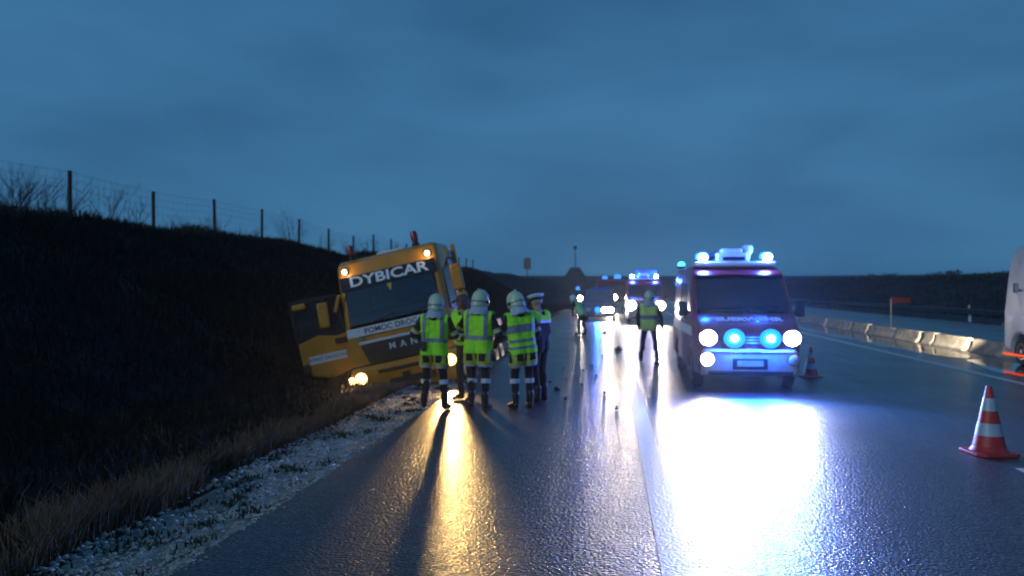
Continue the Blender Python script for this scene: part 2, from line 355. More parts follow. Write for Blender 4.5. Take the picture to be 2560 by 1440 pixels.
# loose stones, one mass
def rocks(name, n, xr, yr, smin, smax, m, zfun, ok=None):
    base = np.array([(1, 0, 0), (-1, 0, 0), (0, 1, 0), (0, -1, 0), (0, 0, 1), (0, 0, -1)], float)
    fc = np.array([(0, 2, 4), (2, 1, 4), (1, 3, 4), (3, 0, 4), (2, 0, 5), (1, 2, 5), (3, 1, 5), (0, 3, 5)])
    x = rng.uniform(*xr, n); y = yr[0] + (yr[1] - yr[0]) * rng.random(n) ** 1.5
    if ok is not None: k = ok(x, y); x, y = x[k], y[k]; n = len(x)
    s = smin + (smax - smin) * rng.random(n) ** 2.5
    V = base[None] * rng.uniform(.6, 1.2, (n, 6, 3)) * s[:, None, None] * np.array([1, 1, .65]) + rng.uniform(-.15, .15, (n, 6, 3)) * s[:, None, None]
    a = rng.uniform(0, 6.28, n); ca, sa = np.cos(a)[:, None], np.sin(a)[:, None]
    X = V[..., 0] * ca - V[..., 1] * sa; Y = V[..., 0] * sa + V[..., 1] * ca
    V = np.stack([X + x[:, None], Y + y[:, None], V[..., 2] + (zfun(x, y) + s * .25)[:, None]], -1)
    F = fc[None] + (np.arange(n) * 6)[:, None, None]
    o = obj(name, nmesh(name, V.reshape(-1, 3), F.reshape(-1, 3)), m, sm=0); return struct(o, 'stuff')
bare = lambda x, y: (vnoise(x, y, .45, 11) + .25 * (x + 3.7)) > .12
rocks('gravel', 26000, (-3.95, -2.80), (2, 34), .008, .042, 'stone', lambda x, y: HT(x, y) + .012, bare)

def blades(name, x, y, h, w, lean, m, zoff=0):
    n = len(x); z = HT(x, y) + zoff
    a = rng.uniform(0, 6.28, n); b = rng.uniform(0, 6.28, n); L = lean * h * rng.random(n)
    dx, dy = np.cos(a) * w, np.sin(a) * w
    p0 = np.stack([x - dx, y - dy, z - .02], -1); p1 = np.stack([x + dx, y + dy, z - .02], -1)
    mx_, my_ = x + np.cos(b) * L * .35, y + np.sin(b) * L * .35
    p2 = np.stack([mx_ + dx * .7, my_ + dy * .7, z + h * .6], -1); p3 = np.stack([mx_ - dx * .7, my_ - dy * .7, z + h * .6], -1)
    p4 = np.stack([x + np.cos(b) * L, y + np.sin(b) * L, z + h], -1)
    V = np.stack([p0, p1, p2, p3, p4], 1).reshape(-1, 3); k = (np.arange(n) * 5)[:, None]
    F = np.concatenate([k + np.array([[0, 1, 2]]), k + np.array([[0, 2, 3]]), k + np.array([[3, 2, 4]])], 0)
    return struct(obj(name, nmesh(name, V, F), m, sm=0), 'stuff')
# dry grass fringe beside the gravel
n = 52000; x = -3.84 - np.abs(rng.normal(0, .30, n)); y = 1.5 + 44 * rng.random(n) ** 1.6
k = (vnoise(x, y, .5, 21) + vnoise(x, y, 1.4, 22)) > .72; x, y = x[k], y[k]
x = x - .22 * (vnoise(y, 0, 1.1, 23) - .3)
blades('dry_grass', x, y, rng.uniform(.10, .30, len(x)) * (.55 + .8 * vnoise(x, y, .8, 24)) * np.interp(y, [7, 11], [1, .62]), .0045 + .00035 * y, .9, 'dry')
# dark grass over the ditch and the embankment
n = 150000; y = 1 + 85 * rng.random(n) ** 1.5; x = -4.3 - 11.6 * rng.random(n)

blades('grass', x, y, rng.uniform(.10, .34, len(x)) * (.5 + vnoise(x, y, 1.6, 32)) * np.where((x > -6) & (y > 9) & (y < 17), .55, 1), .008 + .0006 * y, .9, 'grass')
n = 16000; y = rng.uniform(40, 180, n); x = rng.uniform(24, 46, n)
blades('grass', x, y, rng.uniform(.2, .5, n), .05, .8, 'grass')
# weeds growing in the gravel
cx = rng.uniform(-3.85, -2.95, 80); cyy = 3 + 26 * rng.random(80) ** 1.4
x = np.repeat(cx, 45) + rng.normal(0, 1, 80 * 45) * np.repeat(rng.uniform(.02, .085, 80), 45); y = np.repeat(cyy, 45) + rng.normal(0, 1, 80 * 45) * np.repeat(rng.uniform(.03, .14, 80), 45)
k = (x < -2.87); blades('weeds', x[k], y[k], rng.uniform(.02, .06, k.sum()), .009, 1.2, 'weed', .02)

# ------------------------------------------------------------------ embankment: fence and bare shrubs
fx = -14.5
fz = lambda y: float(HT(fx, y))
fence = thing('wire_fence', 'dark wire fence with round posts along the top of the embankment', 'fence', (fx, 16.0, fz(16.0)))
posts = [16.0 + 4.0 * k for k in range(18)]
for y in posts:
    g = M(); h = 1.42 + random.uniform(-.05, .05); lx = random.uniform(-.03, .03)
    g.tube([(0, y - 16.0, fz(y) - fz(16.0) - .3), (lx, y - 16.0 + random.uniform(-.04, .04), fz(y) - fz(16.0) + h)], [.06, .055], 8)
    obj('post', g, 'twig', fence)
for hh in (.15, .4, .65, .9, 1.12, 1.34):
    g = M(); pts = []
    for a, b in zip(posts[:-1], posts[1:]):
        for t in (0, .5): pts.append((.06, a + (b - a) * t - 16.0, fz(a) * (1 - t) + fz(b) * t - fz(16.0) + hh - (.03 if t else 0)))
    g.tube(pts, .004, 4); obj('wire', g, 'darkmetal', fence)
g = M()
for y in np.arange(16.0, 60, .3):
    z0 = np.interp(y, posts, [fz(p) for p in posts]) - fz(16.0); g.tube([(.066, y - 16.0, z0 + .1), (.066, y - 16.0, z0 + 1.33)], .0028, 3, False)
struct(obj('wire_mesh', g, 'darkmetal', fence), 'stuff')

def shrub(x, y, h, n, label, spread=.5):
    z = float(HT(x, y)) - .05; h *= 1.2; n = int(n * 1.3)
    t = thing('bare_shrub', label, 'shrub', (x, y, z), group='bare shrubs along the embankment top')
    g = M(); tw = M()
    def grow(gm, p, d, L, r, lev):
        q = p + d * L; mid = p + d * L * .5 + Vector((random.uniform(-1, 1), random.uniform(-1, 1), 0)) * L * .06
        gm.tube([p, mid, q], [r, r * .8, r * .55], 4 if lev else 5, False)
        if lev >= 3 or L < .08: return
        for _ in range(random.randint(2, 3)):
            tt = random.uniform(.35, 1); e = (d + Vector((random.uniform(-1, 1), random.uniform(-1, 1), random.uniform(-.1, .7))) * .62).normalized()
            grow(tw, p + d * L * tt, e, L * random.uniform(.45, .75), r * .55, lev + 1)
    for k in range(n):
        a = random.uniform(0, 6.28); d = Vector((math.cos(a) * spread, math.sin(a) * spread, 1)).normalized()
        grow(g, Vector((math.cos(a) * .12, math.sin(a) * .12, 0)) * random.random() * 2, d, h * random.uniform(.4, .62), .004 + h * .0028, 0)
    obj('stem', g, 'twig', t, sm=0); struct(obj('twigs', tw, 'twig', t, sm=0), 'stuff')
for a in [(-13.9, 17.0, 1.55, 14, 'dense bare shrub rising at the left edge of the picture before the first fence post', .6),
          (-14.1, 17.9, 1.4, 12, 'second bare shrub from the left edge, low and tangled against the sky', .6),
          (-14.0, 18.9, 1.2, 10, 'rounded bare shrub just short of the first fence post', .55),
          (-14.2, 21.1, 1.05, 9, 'twiggy bare shrub close after the first fence post', .45),
          (-14.1, 22.6, 1.15, 4, 'thin tall bare stalk between the first and second fence posts', .2),
          (-14.1, 24.7, .75, 9, 'low bare shrub right after the second fence post', .6),
          (-14.2, 26.0, .7, 9, 'low bare shrub midway between the second and third fence posts', .6),
          (-14.1, 27.2, .95, 6, 'slender bare shrub leaning just before the third fence post', .4),
          (-14.2, 29.9, .8, 9, 'low bare shrub between the third and fourth fence posts', .6),
          (-14.1, 34.3, 1.45, 12, 'tall fan-shaped bare shrub between the fourth and fifth fence posts', .45),
          (-14.1, 38.2, .9, 9, 'small bare shrub after the fifth fence post', .5),
          (-14.2, 42.6, 1.1, 10, 'bare shrub past the sixth fence post above the truck', .4),
          (-14.2, 46.2, 1.2, 10, 'bare upright shrub between the seventh and eighth fence posts', .3),
          (-14.2, 51.2, 1.0, 10, 'farthest bare shrub on the crest, just over the truck roof', .3)]:
    shrub(*a)

# ------------------------------------------------------------------ far background
hy = 150; hz = float(HT(-6.5, hy))
hut = thing('roadside_hut', 'dark hipped-roof hut on the horizon carrying a thin mast', 'hut', (-6.5, hy, hz)); hut.scale = (.95, .95, 1.8)
g = M(); g.box((0, 0, .6), (4.6, 4, 1.6)); obj('wall', g, 'hut', hut)
g = M(); g.add([(-2.6, -2.3, 1.3), (2.6, -2.3, 1.3), (2.6, 2.3, 1.3), (-2.6, 2.3, 1.3), (-.9, -.3, 2.7), (.9, -.3, 2.7), (.9, .3, 2.7), (-.9, .3, 2.7)],
              [(0, 1, 5, 4), (1, 2, 6, 5), (2, 3, 7, 6), (3, 0, 4, 7), (4, 5, 6, 7), (3, 2, 1, 0)]); obj('roof', g, 'hut', hut, bev=.3)
g = M(); g.tube([(0, 0, 2.6), (0, 0, 4.7)], [.10, .07], 8); g.box((0, 0, 4.75), (.6, .5, .35)); obj('mast', g, 'hut', hut)
sy = 69.6; sz = float(HT(-7.2, sy))
sg = thing('road_sign', 'grey rounded sign panel on a post in front of the far hill', 'sign', (-7.2, sy, sz))
g = M(); g.prism([(-.32, 0), (.32, 0), (.32, .8), (.2, 1.0), (-.2, 1.0), (-.32, .8)], -.03, .03, 'Y'); o = obj('panel', g, 'grey_sign', sg); o.location = (0, 0, 3.55 - sz)
g = M(); g.tube([(0, .05, -.3), (0, .05, 4.3 - sz)], .04, 8); obj('post', g, 'hut', sg)
rs = thing('red_sign', 'dim red oblong sign on a thin post beyond the concrete barrier', 'sign', (13.6, 40, -.05))
g = M(); g.box((.15, 0, 1.37), (.86, .04, .30)); obj('panel', g, 'redsign', rs, bev=.02)
g = M(); g.tube([(-.3, .04, -.2), (-.3, .04, 1.48)], .04, 8); obj('post', g, 'darkmetal', rs)
dl = thing('delineator_post', 'small white delineator post beside the dark right-hand bank', 'delineator', (20.6, 49, float(HT(20.6, 49))))
g = M(); g.prism([(-.06, 0), (.06, 0), (.06, .85), (-.06, .98)], -.05, .05, 'Y'); obj('body', g, 'white', dl, bev=.01)
g = M(); g.box((0, -.056, .78), (.1, .012, .18), Matrix.Rotation(.25, 3, 'Y')); obj('reflector_band', g, 'black', dl)
# bushes on the right-hand crest read as one mass
n = 5200; yb = rng.uniform(60, 190, n); xb = 40 + rng.normal(0, 1.2, n); hb = vnoise(yb, 0, 4.5, 41) ** 2 * 1.2
zb = HT(xb, yb) + rng.random(n) * hb
a = rng.uniform(0, 6.28, n); s = rng.uniform(.10, .28, n)
V = np.stack([np.stack([xb + np.cos(a + q) * s, yb + np.sin(a + q) * s, zb + (q == 0) * s * 1.4 - .1], -1) for q in (0, 2.1, 4.2)], 1).reshape(-1, 3)
struct(obj('undergrowth', nmesh('undergrowth', V, np.arange(3 * n).reshape(-1, 3)), 'weed', sm=0), 'stuff')

# ------------------------------------------------------------------ central reserve: kerb, concrete barrier, far guard rail
struct(strip('reserve_paving', 9.0, 11.5, -.006, [-40, 20, 60, 125], 'asphalt'))
def water_sheet(name, xc, hw, y0, y1, seed):
    v = []; f = []; ys_ = np.arange(y0, y1, .35)
    for k, y in enumerate(ys_):
        e = min(1, (y - y0) / 2.5, (y1 - y) / 2.5) ** .5 if y1 - y > 0 and y > y0 else .02
        l = xc - hw * e * (.75 + .5 * float(vnoise(y, 0, 1.3, seed))); rr_ = xc + hw * e * (.75 + .5 * float(vnoise(y, 5, 1.7, seed + 1)))
        v += [(l, y, .006), (rr_, y, .006)]
    f = [(2 * i, 2 * i + 1, 2 * i + 3, 2 * i + 2) for i in range(len(ys_) - 1)]
    g = M(); g.add(v, f); return struct(obj(name, g, 'water', sm=0))
MT['water'] = mat('standing_water', (.012, .014, .018), .05, spec=.6, bump=.06, bscale=3, bdist=.01)
water_sheet('standing_water', 9.55, .75, 12, 22.6, 61)
water_sheet('standing_water', 9.5, .72, 22.9, 44, 63)
water_sheet('standing_water', 9.5, .6, 45, 70, 65)
br = thing('concrete_barrier', 'pale concrete barrier of short blocks behind the kerb, lit by headlights', 'barrier', (10.9, 0, -.05))
y = 23.6; k = 0
BL = [1.9, 2.3, .8, 2.2, 2.9, 1.9, 1.2, 2.4, 2.7, 2.3, 2.8, 2.7, 2.7, 2.7, 2.7, 2.7]
for L in BL:
    g = M(); h = .42 + random.uniform(-.02, .03)
    g.prism([(-.24, 0), (.24, 0), (.24, .08), (.13, .22), (.09, h), (-.09, h), (-.13, .22), (-.24, .08)], y, y + L, 'Y')
    o = obj('barrier_block', g, 'concrete', br, bev=.02); o.location = (random.uniform(-.02, .02), 0, 0); y += L + random.uniform(.12, .5)
gr = thing('guard_rail', 'grey steel guard rail at the foot of the far right bank', 'guard rail', (20.1, 30, -.05))
W_ = [(-.04, -.15), (.0, -.12), (.04, -.08), (.0, -.03), (-.02, 0), (.0, .03), (.04, .08), (.0, .12), (-.04, .15), (-.05, .15), (-.02, .08), (-.03, 0), (-.02, -.08), (-.05, -.15)]
for k in range(20):
    g = M(); g.prism([(p[0] * -1, p[1] + .62) for p in W_], k * 4.0 + .004, k * 4.0 + 3.996, 'Y'); obj('rail_section', g, 'darkmetal', gr)
    g = M(); g.box((.1, k * 4.0 + .2, .3), (.06, .1, .85)); obj('post', g, 'darkmetal', gr)

# ------------------------------------------------------------------ traffic cones
def cone(loc, label, s=1.0, rz=0):
    t = thing('traffic_cone', label, 'cone', loc, (0, 0, rz), 'traffic cones on the lane line'); t.scale = (s, s, s)
    g = M(); g.prism([(-.24, -.17), (-.17, -.24), (.17, -.24), (.24, -.17), (.24, .17), (.17, .24), (-.17, .24), (-.24, .17)], 0.0, .035, 'Z')
    g.lathe([(.205, .03), (.185, .05), (.165, .09)], 28); obj('base', g, 'cone_o', t, bev=.008)
    rr = lambda z: .165 - (.165 - .028) * (z - .09) / (.75 - .09)
    zs = [.09, .21, .345, .48, .62, .75]
    for i in range(5):
        w = i % 2 == 1; e = .003 if w else 0
        pr = [(rr(zs[i]) - .01, zs[i]), (rr(zs[i]) + e, zs[i]), (rr(zs[i + 1]) + e, zs[i + 1]), (rr(zs[i + 1]) - .01, zs[i + 1])]
        g = M(); g.lathe(pr, 28); obj('white_band' if w else 'orange_section', g, 'cone_w' if w else 'cone_o', t)
    return t
cone((4.31, 9.76, .003), 'large orange and white traffic cone standing nearest the camera at the right', 1.03, .15)
cone((4.25, 17.7, .003), 'orange and white traffic cone beside the fire van, farther off', .85, .5)

# ------------------------------------------------------------------ vehicle kit (front at y=0 facing -Y)
def pbody(prof, W, r, fac, n=4, skip=()):
    P = np.array(prof, float); nv = len(P)
    nxt = np.roll(P, -1, 0); ar = np.sum(P[:, 0] * nxt[:, 1] - nxt[:, 0] * P[:, 1])
    e1 = P - np.roll(P, 1, 0); e2 = nxt - P
    nn = lambda e: np.stack([e[:, 1], -e[:, 0]], -1) / np.linalg.norm(e, axis=1)[:, None]
    N_ = nn(e1) + nn(e2); N_ /= np.maximum(np.linalg.norm(N_, axis=1)[:, None], .3)
    if ar < 0: N_ = -N_
    rings = []
    ang = [math.pi / 2 * k / n for k in range(n, -1, -1)]
    for sgn, seq in ((-1, ang), (1, ang[::-1])):
        for a in seq:
            Q = P - N_ * r * (1 - math.cos(a)); x = W - r + r * math.sin(a)
            rings.append([(sgn * x * fac(q[0], q[1]), q[0], q[1]) for q in Q])
    g = M(); v = [p for rg in rings for p in rg]; f = []
    for i in range(len(rings) - 1):
        for k in range(nv):
            if i == n and k in skip: continue
            f.append((i * nv + k, i * nv + (k + 1) % nv, (i + 1) * nv + (k + 1) % nv, (i + 1) * nv + k))
    f.append(tuple(range(nv))[::-1]); f.append(tuple(range((len(rings) - 1) * nv, len(rings) * nv)))
    return g.add(v, f)
def arch(yc, zc, r, zb, n=8):
    a0 = math.asin(max(-1, min(1, (zb - zc) / r)))
    return [(yc + r * math.cos(a0 + (math.pi - 2 * a0) * k / n), zc + r * math.sin(a0 + (math.pi - 2 * a0) * k / n)) for k in range(n + 1)]
def front_panel(a, b, xa, xb, off=.008, th=.012, xoff=0):
    """panel lying on a profile segment a->b (y,z) facing forward/up"""
    d = np.array(b, float) - np.array(a, float); nrm = np.array([-d[1], d[0]]) / np.linalg.norm(d)
    v = []
    for o in (off, off - th):
        for p, xx in ((a, xa), (b, xb)):
            for s in (-1, 1): v.append((s * xx + xoff, p[0] + nrm[0] * o, p[1] + nrm[1] * o))
    g = M(); g.add(v, [(0, 1, 3, 2), (5, 4, 6, 7), (0, 4, 5, 1), (2, 3, 7, 6), (0, 2, 6, 4), (1, 5, 7, 3)]); return g
def side_panel(poly, sgn, W, fac, off=.006, th=.012):
    n = len(poly); v = [(sgn * (W * fac(p[0], p[1]) + off), p[0], p[1]) for p in poly] + [(sgn * (W * fac(p[0], p[1]) + off - th), p[0], p[1]) for p in poly]
    f = [tuple(range(n)), tuple(range(n, 2 * n))[::-1]] + [(i, (i + 1) % n, n + (i + 1) % n, n + i) for i in range(n)]
    g = M(); g.add(v, f); return g
def wheel(parent, x, y, r, w, rim='steel'):
    t = bpy.data.objects.new('wheel', None); COL.objects.link(t); t.parent = parent; t.location = (x, y, r)
    hw = w / 2
    g = M(); g.lathe([(r * .58, -hw * .9), (r * .80, -hw), (r * .95, -hw * .92), (r, -hw * .6), (r, hw * .6), (r * .95, hw * .92), (r * .80, hw), (r * .58, hw * .9)], 28, 'X'); obj('tyre', g, 'rubber', t)
    s = 1 if x > 0 else -1
    g = M(); g.lathe([(r * .57, s * hw * .5), (r * .59, s * hw * .93), (r * .5, s * hw * .88), (r * .42, s * hw * .55), (r * .2, s * hw * .5), (r * .16, s * hw * .9), (r * .02, s * hw * .95)], 24, 'X'); obj('rim', g, rim, t)
    return t
def lamp_disc(name, parent, x, y, z, rx, rz, m, depth=.05, sub=None):
    """round/oval lamp: housing ring + domed lens facing -Y"""
    t = bpy.data.objects.new(name, None); COL.objects.link(t); t.parent = parent; t.location = (x, y, z)
    g = M(); g.lathe([(1.0, depth), (1.14, depth), (1.14, -.006), (1.02, -.012), (1.0, 0)], 24, 'Y', sc=(rx, rz)); obj('housing', g, 'darkmetal', t)
    g = M(); g.lathe([(1.0, .01), (.98, -.005), (.8, -.022), (.5, -.034), (.02, -.04)], 24, 'Y', sc=(rx, rz)); obj('lens', g, m, t)
    return t
def dome(name, parent, x, y, z, r, h, m, cap='blue_glass'):
    t = bpy.data.objects.new(name, None); COL.objects.link(t); t.parent = parent; t.location = (x, y, z)
    g = M(); g.lathe([(r * 1.08, -.02), (r * 1.1, .03), (r, .04)], 18); obj('lamp_base', g, 'black', t)
    g = M(); g.lathe([(r, .035), (r, h * .6), (r * .82, h * .86), (r * .4, h * .98), (.01, h)], 18); obj('lens', g, m, t)
    return t
def mirror(parent, x, y, z, w, h, m, sgn):
    t = bpy.data.objects.new('mirror', None); COL.objects.link(t); t.parent = parent; t.location = (x, y, z)
    g = M(); g.box((0, 0, 0), (w, .10, h)); obj('housing', g, m, t, bev=.03)
    g = M(); g.box((0, .054, 0), (w * .82, .006, h * .85)); obj('mirror_glass', g, 'lens_off', t)
    g = M(); g.tube([(-sgn * w * .4, 0, -h * .2), (-sgn * (w * .5 + .10), .02, -h * .3)], .022, 6); obj('arm', g, 'black', t)

def cabin(parent, hw, y0, y1, z0, z1, wheel_left):
    g = M(); v = [(-hw, y0, z0), (hw, y0, z0), (hw, y1, z0), (-hw, y1, z0), (-hw, y0 + .35, z1), (hw, y0 + .35, z1), (hw, y1, z1), (-hw, y1, z1)]
    g.add(v, [(0, 1, 2, 3), (4, 7, 6, 5), (3, 2, 6, 7), (0, 3, 7, 4), (1, 5, 6, 2)]); obj('cabin_lining', g, 'seat', parent)
    zm = z0 + (z1 - z0) * .52
    g = M(); g.box((0, y0 + .12, zm - .08), (hw * 1.96, .30, .20)); obj('dashboard', g, 'black', parent, bev=.04)
    g = M(); c = Vector((hw * .5, y0 + .42, zm + .06)); pts = [c + Vector((math.cos(a) * .21, -math.sin(a) * .10, math.sin(a) * .18)) for a in np.linspace(0, 6.283, 17)]; g.tube(pts, .018, 6); obj('steering_wheel', g, 'black', parent)
    for sx in (-1, 1):
        st_ = bpy.data.objects.new('seat', None); COL.objects.link(st_); st_.parent = parent; st_.location = (sx * hw * .52, y1 - .35, 0)
        g = M(); g.box((0, 0, zm - .05), (.50, .14, .78), Matrix.Rotation(-.12, 3, 'X')); obj('backrest', g, 'cab_cloth', st_, bev=.05)
        g = M(); g.box((0, .02, zm + .46), (.27, .11, .20)); obj('headrest', g, 'cab_cloth', st_, bev=.04)
        g = M(); g.box((0, -.28, zm - .42), (.50, .5, .14)); obj('cushion', g, 'cab_cloth', st_, bev=.05)
MT['cab_cloth'] = mat('teal_seat_cloth', (.05, .14, .15), .85, nscale=12)
def fire_van(loc, label, near, group, rz=0, plain=False, H=2.36, L=5.2):
    t = thing('white_van' if plain else 'fire_van', label, 'van', loc, (0, 0, rz), group)
    W = .97; r_ = .10
    dz = H - 2.36
    bf = lambda y, z: (1 - .075 * max(0, z - 1.25)) * (1 - .10 * max(0, .9 - y) ** 2 / .81) * (1 - .03 * max(0, y - L + .3))
    front = [(.10, .30), (0, .45), (-.02, .9), (.0, 1.3), (.10, 2.1), (.20, 2.55), (.36, H - .12), (.7, H), (L - .5, H), (L - .14, H - .06), (L - .04, H - .25), (L, 1.2), (L - .01, .6), (L - .08, .34)] if plain else [(.10, .30), (.02, .42), (0, .60), (.01, .84), (.06, 1.06), (.20, 1.20), (.45, 1.29), (.74, 1.40), (1.36, 2.12), (1.52, 2.23 + dz * .5), (1.85, 2.32 + dz), (2.4, H), (L - .5, H), (L - .14, H - .06), (L - .04, H - .25), (L, 1.2), (L - .01, .6), (L - .08, .34)]
    low = arch(L - 1.15, .33, .42, .32)[::1] + arch(1.0, .33, .42, .30)
    obj('body', pbody(front + low, W, r_, bf, 5, () if plain or not near else (7,)), 'van_white' if plain else 'red', t)
    if plain:
        obj('windscreen', front_panel((.012, 1.35), (.10, 2.15), .80, .76), 'visor', t, bev=.03)
        for s in (-1, 1):
            obj('side_window', side_panel([(1.6, 1.4), (1.65, 2.0), (2.6, 2.0), (2.6, 1.4)], s, W, bf), 'visor', t, bev=.02)
            obj('side_stripe', side_panel([(.3, 1.05), (.3, 1.2), (L - .3, 1.2), (L - .3, 1.05)], s, W, bf, .004, .008), 'band_pale', t)
            mirror(t, s * 1.02, .9, 1.9, .10, .24, 'black', s)
            for yy in (1.0, L - 1.15): wheel(t, s * .84, yy, .335, .22)
        g = M(); g.box((0, -.03, .5), (1.7, .1, .24)); obj('bumper', g, 'black', t, bev=.03)
        return t
    wsx = lambda y, z: (W - .05) * bf(y, z)
    obj('windscreen', front_panel((.80, 1.465), (1.32, 2.075), wsx(.8, 1.465) - .05, wsx(1.32, 2.075) - .05), 'glass' if near else 'visor', t, bev=.03)
    g = M()
    for xx, an in ((-.35, .5), (.35, .5)): g.box((xx, .82, 1.53), (.62, .02, .018), Matrix.Rotation(-.12, 3, 'Y'))
    obj('wiper', g, 'black', t)
    for s in (-1, 1):
        w_ = side_panel([(1.05, 1.42), (1.50, 1.98), (2.15, 2.02), (2.15, 1.42)], s, W, bf); obj('side_window', w_, 'visor', t, bev=.02)
        if not plain:
            obj('side_window', side_panel([(2.35, 1.45), (2.35, 2.0), (3.4, 2.0), (3.4, 1.45)], s, W, bf), 'visor', t, bev=.03)
            obj('side_stripe', side_panel([(.75, .98), (.75, 1.16), (L - .3, 1.16), (L - .3, .98)], s, W, bf, .004, .008), 'band_pale', t)
        g = side_panel([(1.02, .55), (1.02, 1.38), (1.06, 1.38), (1.06, .55)], s, W, bf, .002, .01); obj('door_seam', g, 'black', t)
        g = side_panel([(1.9, 1.26), (1.9, 1.31), (2.1, 1.31), (2.1, 1.26)], s, W, bf, .02, .03); obj('door_handle', g, 'black', t)
        mirror(t, s * 1.10, 1.0, 1.50, .18, .30, 'black', s)
        for yy in (1.0, L - 1.15): wheel(t, s * .84, yy, .335, .22)
    # bumper, grille, bonnet lettering
    g = pbody([(.14, .28), (-.02, .33), (-.05, .5), (-.045, .74), (.02, .80), (.16, .80)], .94, .08, bf, 4); obj('bumper', g, 'van_bumper', t)
    g = M(); g.box((0, -.040, .355), (1.5, .03, .07)); obj('lower_intake', g, 'black', t, bev=.01)
    g = M(); g.box((0, -.056, .735), (1.6, .012, .014)); obj('bumper_seam', g, 'black', t)
    for sx in (-1, 1):
        g = front_panel((.22, 1.212), (.70, 1.388), .006, .006, .003, .006, sx * .70); obj('bonnet_seam', g, 'black', t)
    g = M(); g.box((0, -.052, .52), (.62, .02, .20)); obj('air_intake', g, 'black', t, bev=.02)
    g = M(); g.box((0, -.066, .53), (.46, .012, .10)); obj('number_plate', g, 'van_bumper', t)
    obj('grille', front_panel((0.008, .86), (.055, 1.04), .50, .48, .012, .02), 'black', t)
    for zz in (.90, .95, 1.0): g = M(); g.box((0, .018 + (zz - .86) * .24 - .02, zz), (.94, .012, .014)); obj('grille_bar', g, 'chrome', t)
    if plain: return t
    tx = text('lettering', 'FEUERWEHR', .21, 'letter', t, (0, .47, 1.312), (R(21), 0, 0), 1.12, .005, .008, label='white FEUERWEHR lettering on the bonnet')
    hm = 'head' if near else 'head_far'
    hp = 720 if near else 800
    hc = (1, .90, .76) if near else (1, .80, .54)
    rr = .15 if near else .26
    for s in (-1, 1):
        lamp_disc('headlight', t, s * .74, -.03, .99, rr, rr * .92, hm)
        lamp('SPOT', t, (s * .74, -.10, .99), hp * (.36 if near and s > 0 else 1), hc, .07, 'headlight_beam', (.10 if s > 0 else 0, -1, -.045), 84, 1.0)
    lamp_disc('fog_lamp', t, -.76, -.06, .60, .115, .115, hm if near else 'lens_off')
    lamp_disc('fog_lamp', t, .76, -.06, .60, .10, .10, 'lens_off')
    if near: lamp('SPOT', t, (-.76, -.13, .60), 140, hc, .06, 'fog_lamp_beam', (0, -1, -.06), 80, .8)
    for x_ in (-.28, .36) if near else ():
        q = lamp_disc('blue_front_flasher', t, x_, -.045, .985, .125, .105, 'blue_lens')
        g = M(); g.lathe([(.058, -.030), (.054, -.042), (.03, -.05), (.01, -.052)], 18, 'Y', sc=(1.1, .95)); obj('lamp_core', g, 'head', q)
        g = M(); g.lathe([(1.0, .012), (1.50, .012), (1.52, -.004), (1.0, -.012)], 24, 'Y', sc=(.125, .115)); obj('blue_halo_ring', g, 'blue', q)  # emissive ring built in for the blue halo round the flasher
        lamp('SPOT', t, (x_, -.13, .985), 1500, (.02, .20, 1), .06, 'blue_flasher_light', (0, -1, -.12), 120, .6)
        lamp('POINT', t, (x_, -.16, 1.02), 260, (.01, .09, 1), .05, 'blue_flasher_glow')
    # roof gear
    g = M(); g.box((0, 1.86, H + .03), (1.62, .36, .10)); obj('light_bar', g, 'white', t, bev=.03)
    for s in (-1, 1):
        q = dome('blue_beacon', t, s * .64, 1.86, H + .085, .135, .19, 'blue_dome')
        g = M(); g.lathe([(.085, 0), (.08, -.012), (.04, -.02), (.01, -.022)], 16, 'Y', (0, -.137, .085), sc=(1.1, .8)); obj('lamp_core', g, 'head', q)
        lamp('POINT', t, (s * .64, 1.72, H + .24), 230 if near else 300, (.01, .09, 1), .1, 'blue_beacon_light')
    g = M(); g.box((-.05, 2.02, H + .16), (.62, .5, .20)); g.box((-.05, 2.0, H + .30), (.42, .4, .10)); obj('roof_unit', g, 'white', t, bev=.03)
    g = M(); g.box((-.02, 1.76, H + .14), (.44, .03, .07)); obj('roof_vent', g, 'black', t)
    if near:
        g = M(); g.lathe([(.05, -.02), (.06, .12), (.10, .16), (.115, .24), (.09, .31), (.02, .33)], 14, 'Z', (.28, 1.95, H + .10)); obj('loudspeaker', g, 'cream', t)
        g = M(); g.tube([(-.62, 2.1, H + .10), (-.3, 2.05, H + .26)], .06, 8); obj('roof_duct', g, 'black', t)
        dome('rear_beacon', t, -.80, L - .35, H + .03, .085, .15, 'blue_core')
        for zz, yy in ((2.0, L - .6),): g = M(); g.box((-.94, yy, zz), (.03, .16, .08)); obj('side_flasher', g, 'blue', t)
    else:
        g = M(); g.box((.15, 2.5, H + .32), (1.15, .9, .42)); obj('roof_box', g, 'grey_sign', t, bev=.04)
    # interior
    cabin(t, .84, .95, 2.25, .55, 2.16, True) if near else None
    return t
fire_van((2.52, 14.95, 0), 'red and white fire van with glaring headlights and blue lights, nearest on the road', True, 'fire brigade vans')
fire_van((1.82, 42.0, 0), 'smaller fire van behind the lone firefighter, headlights on and roof box', False, 'fire brigade vans')

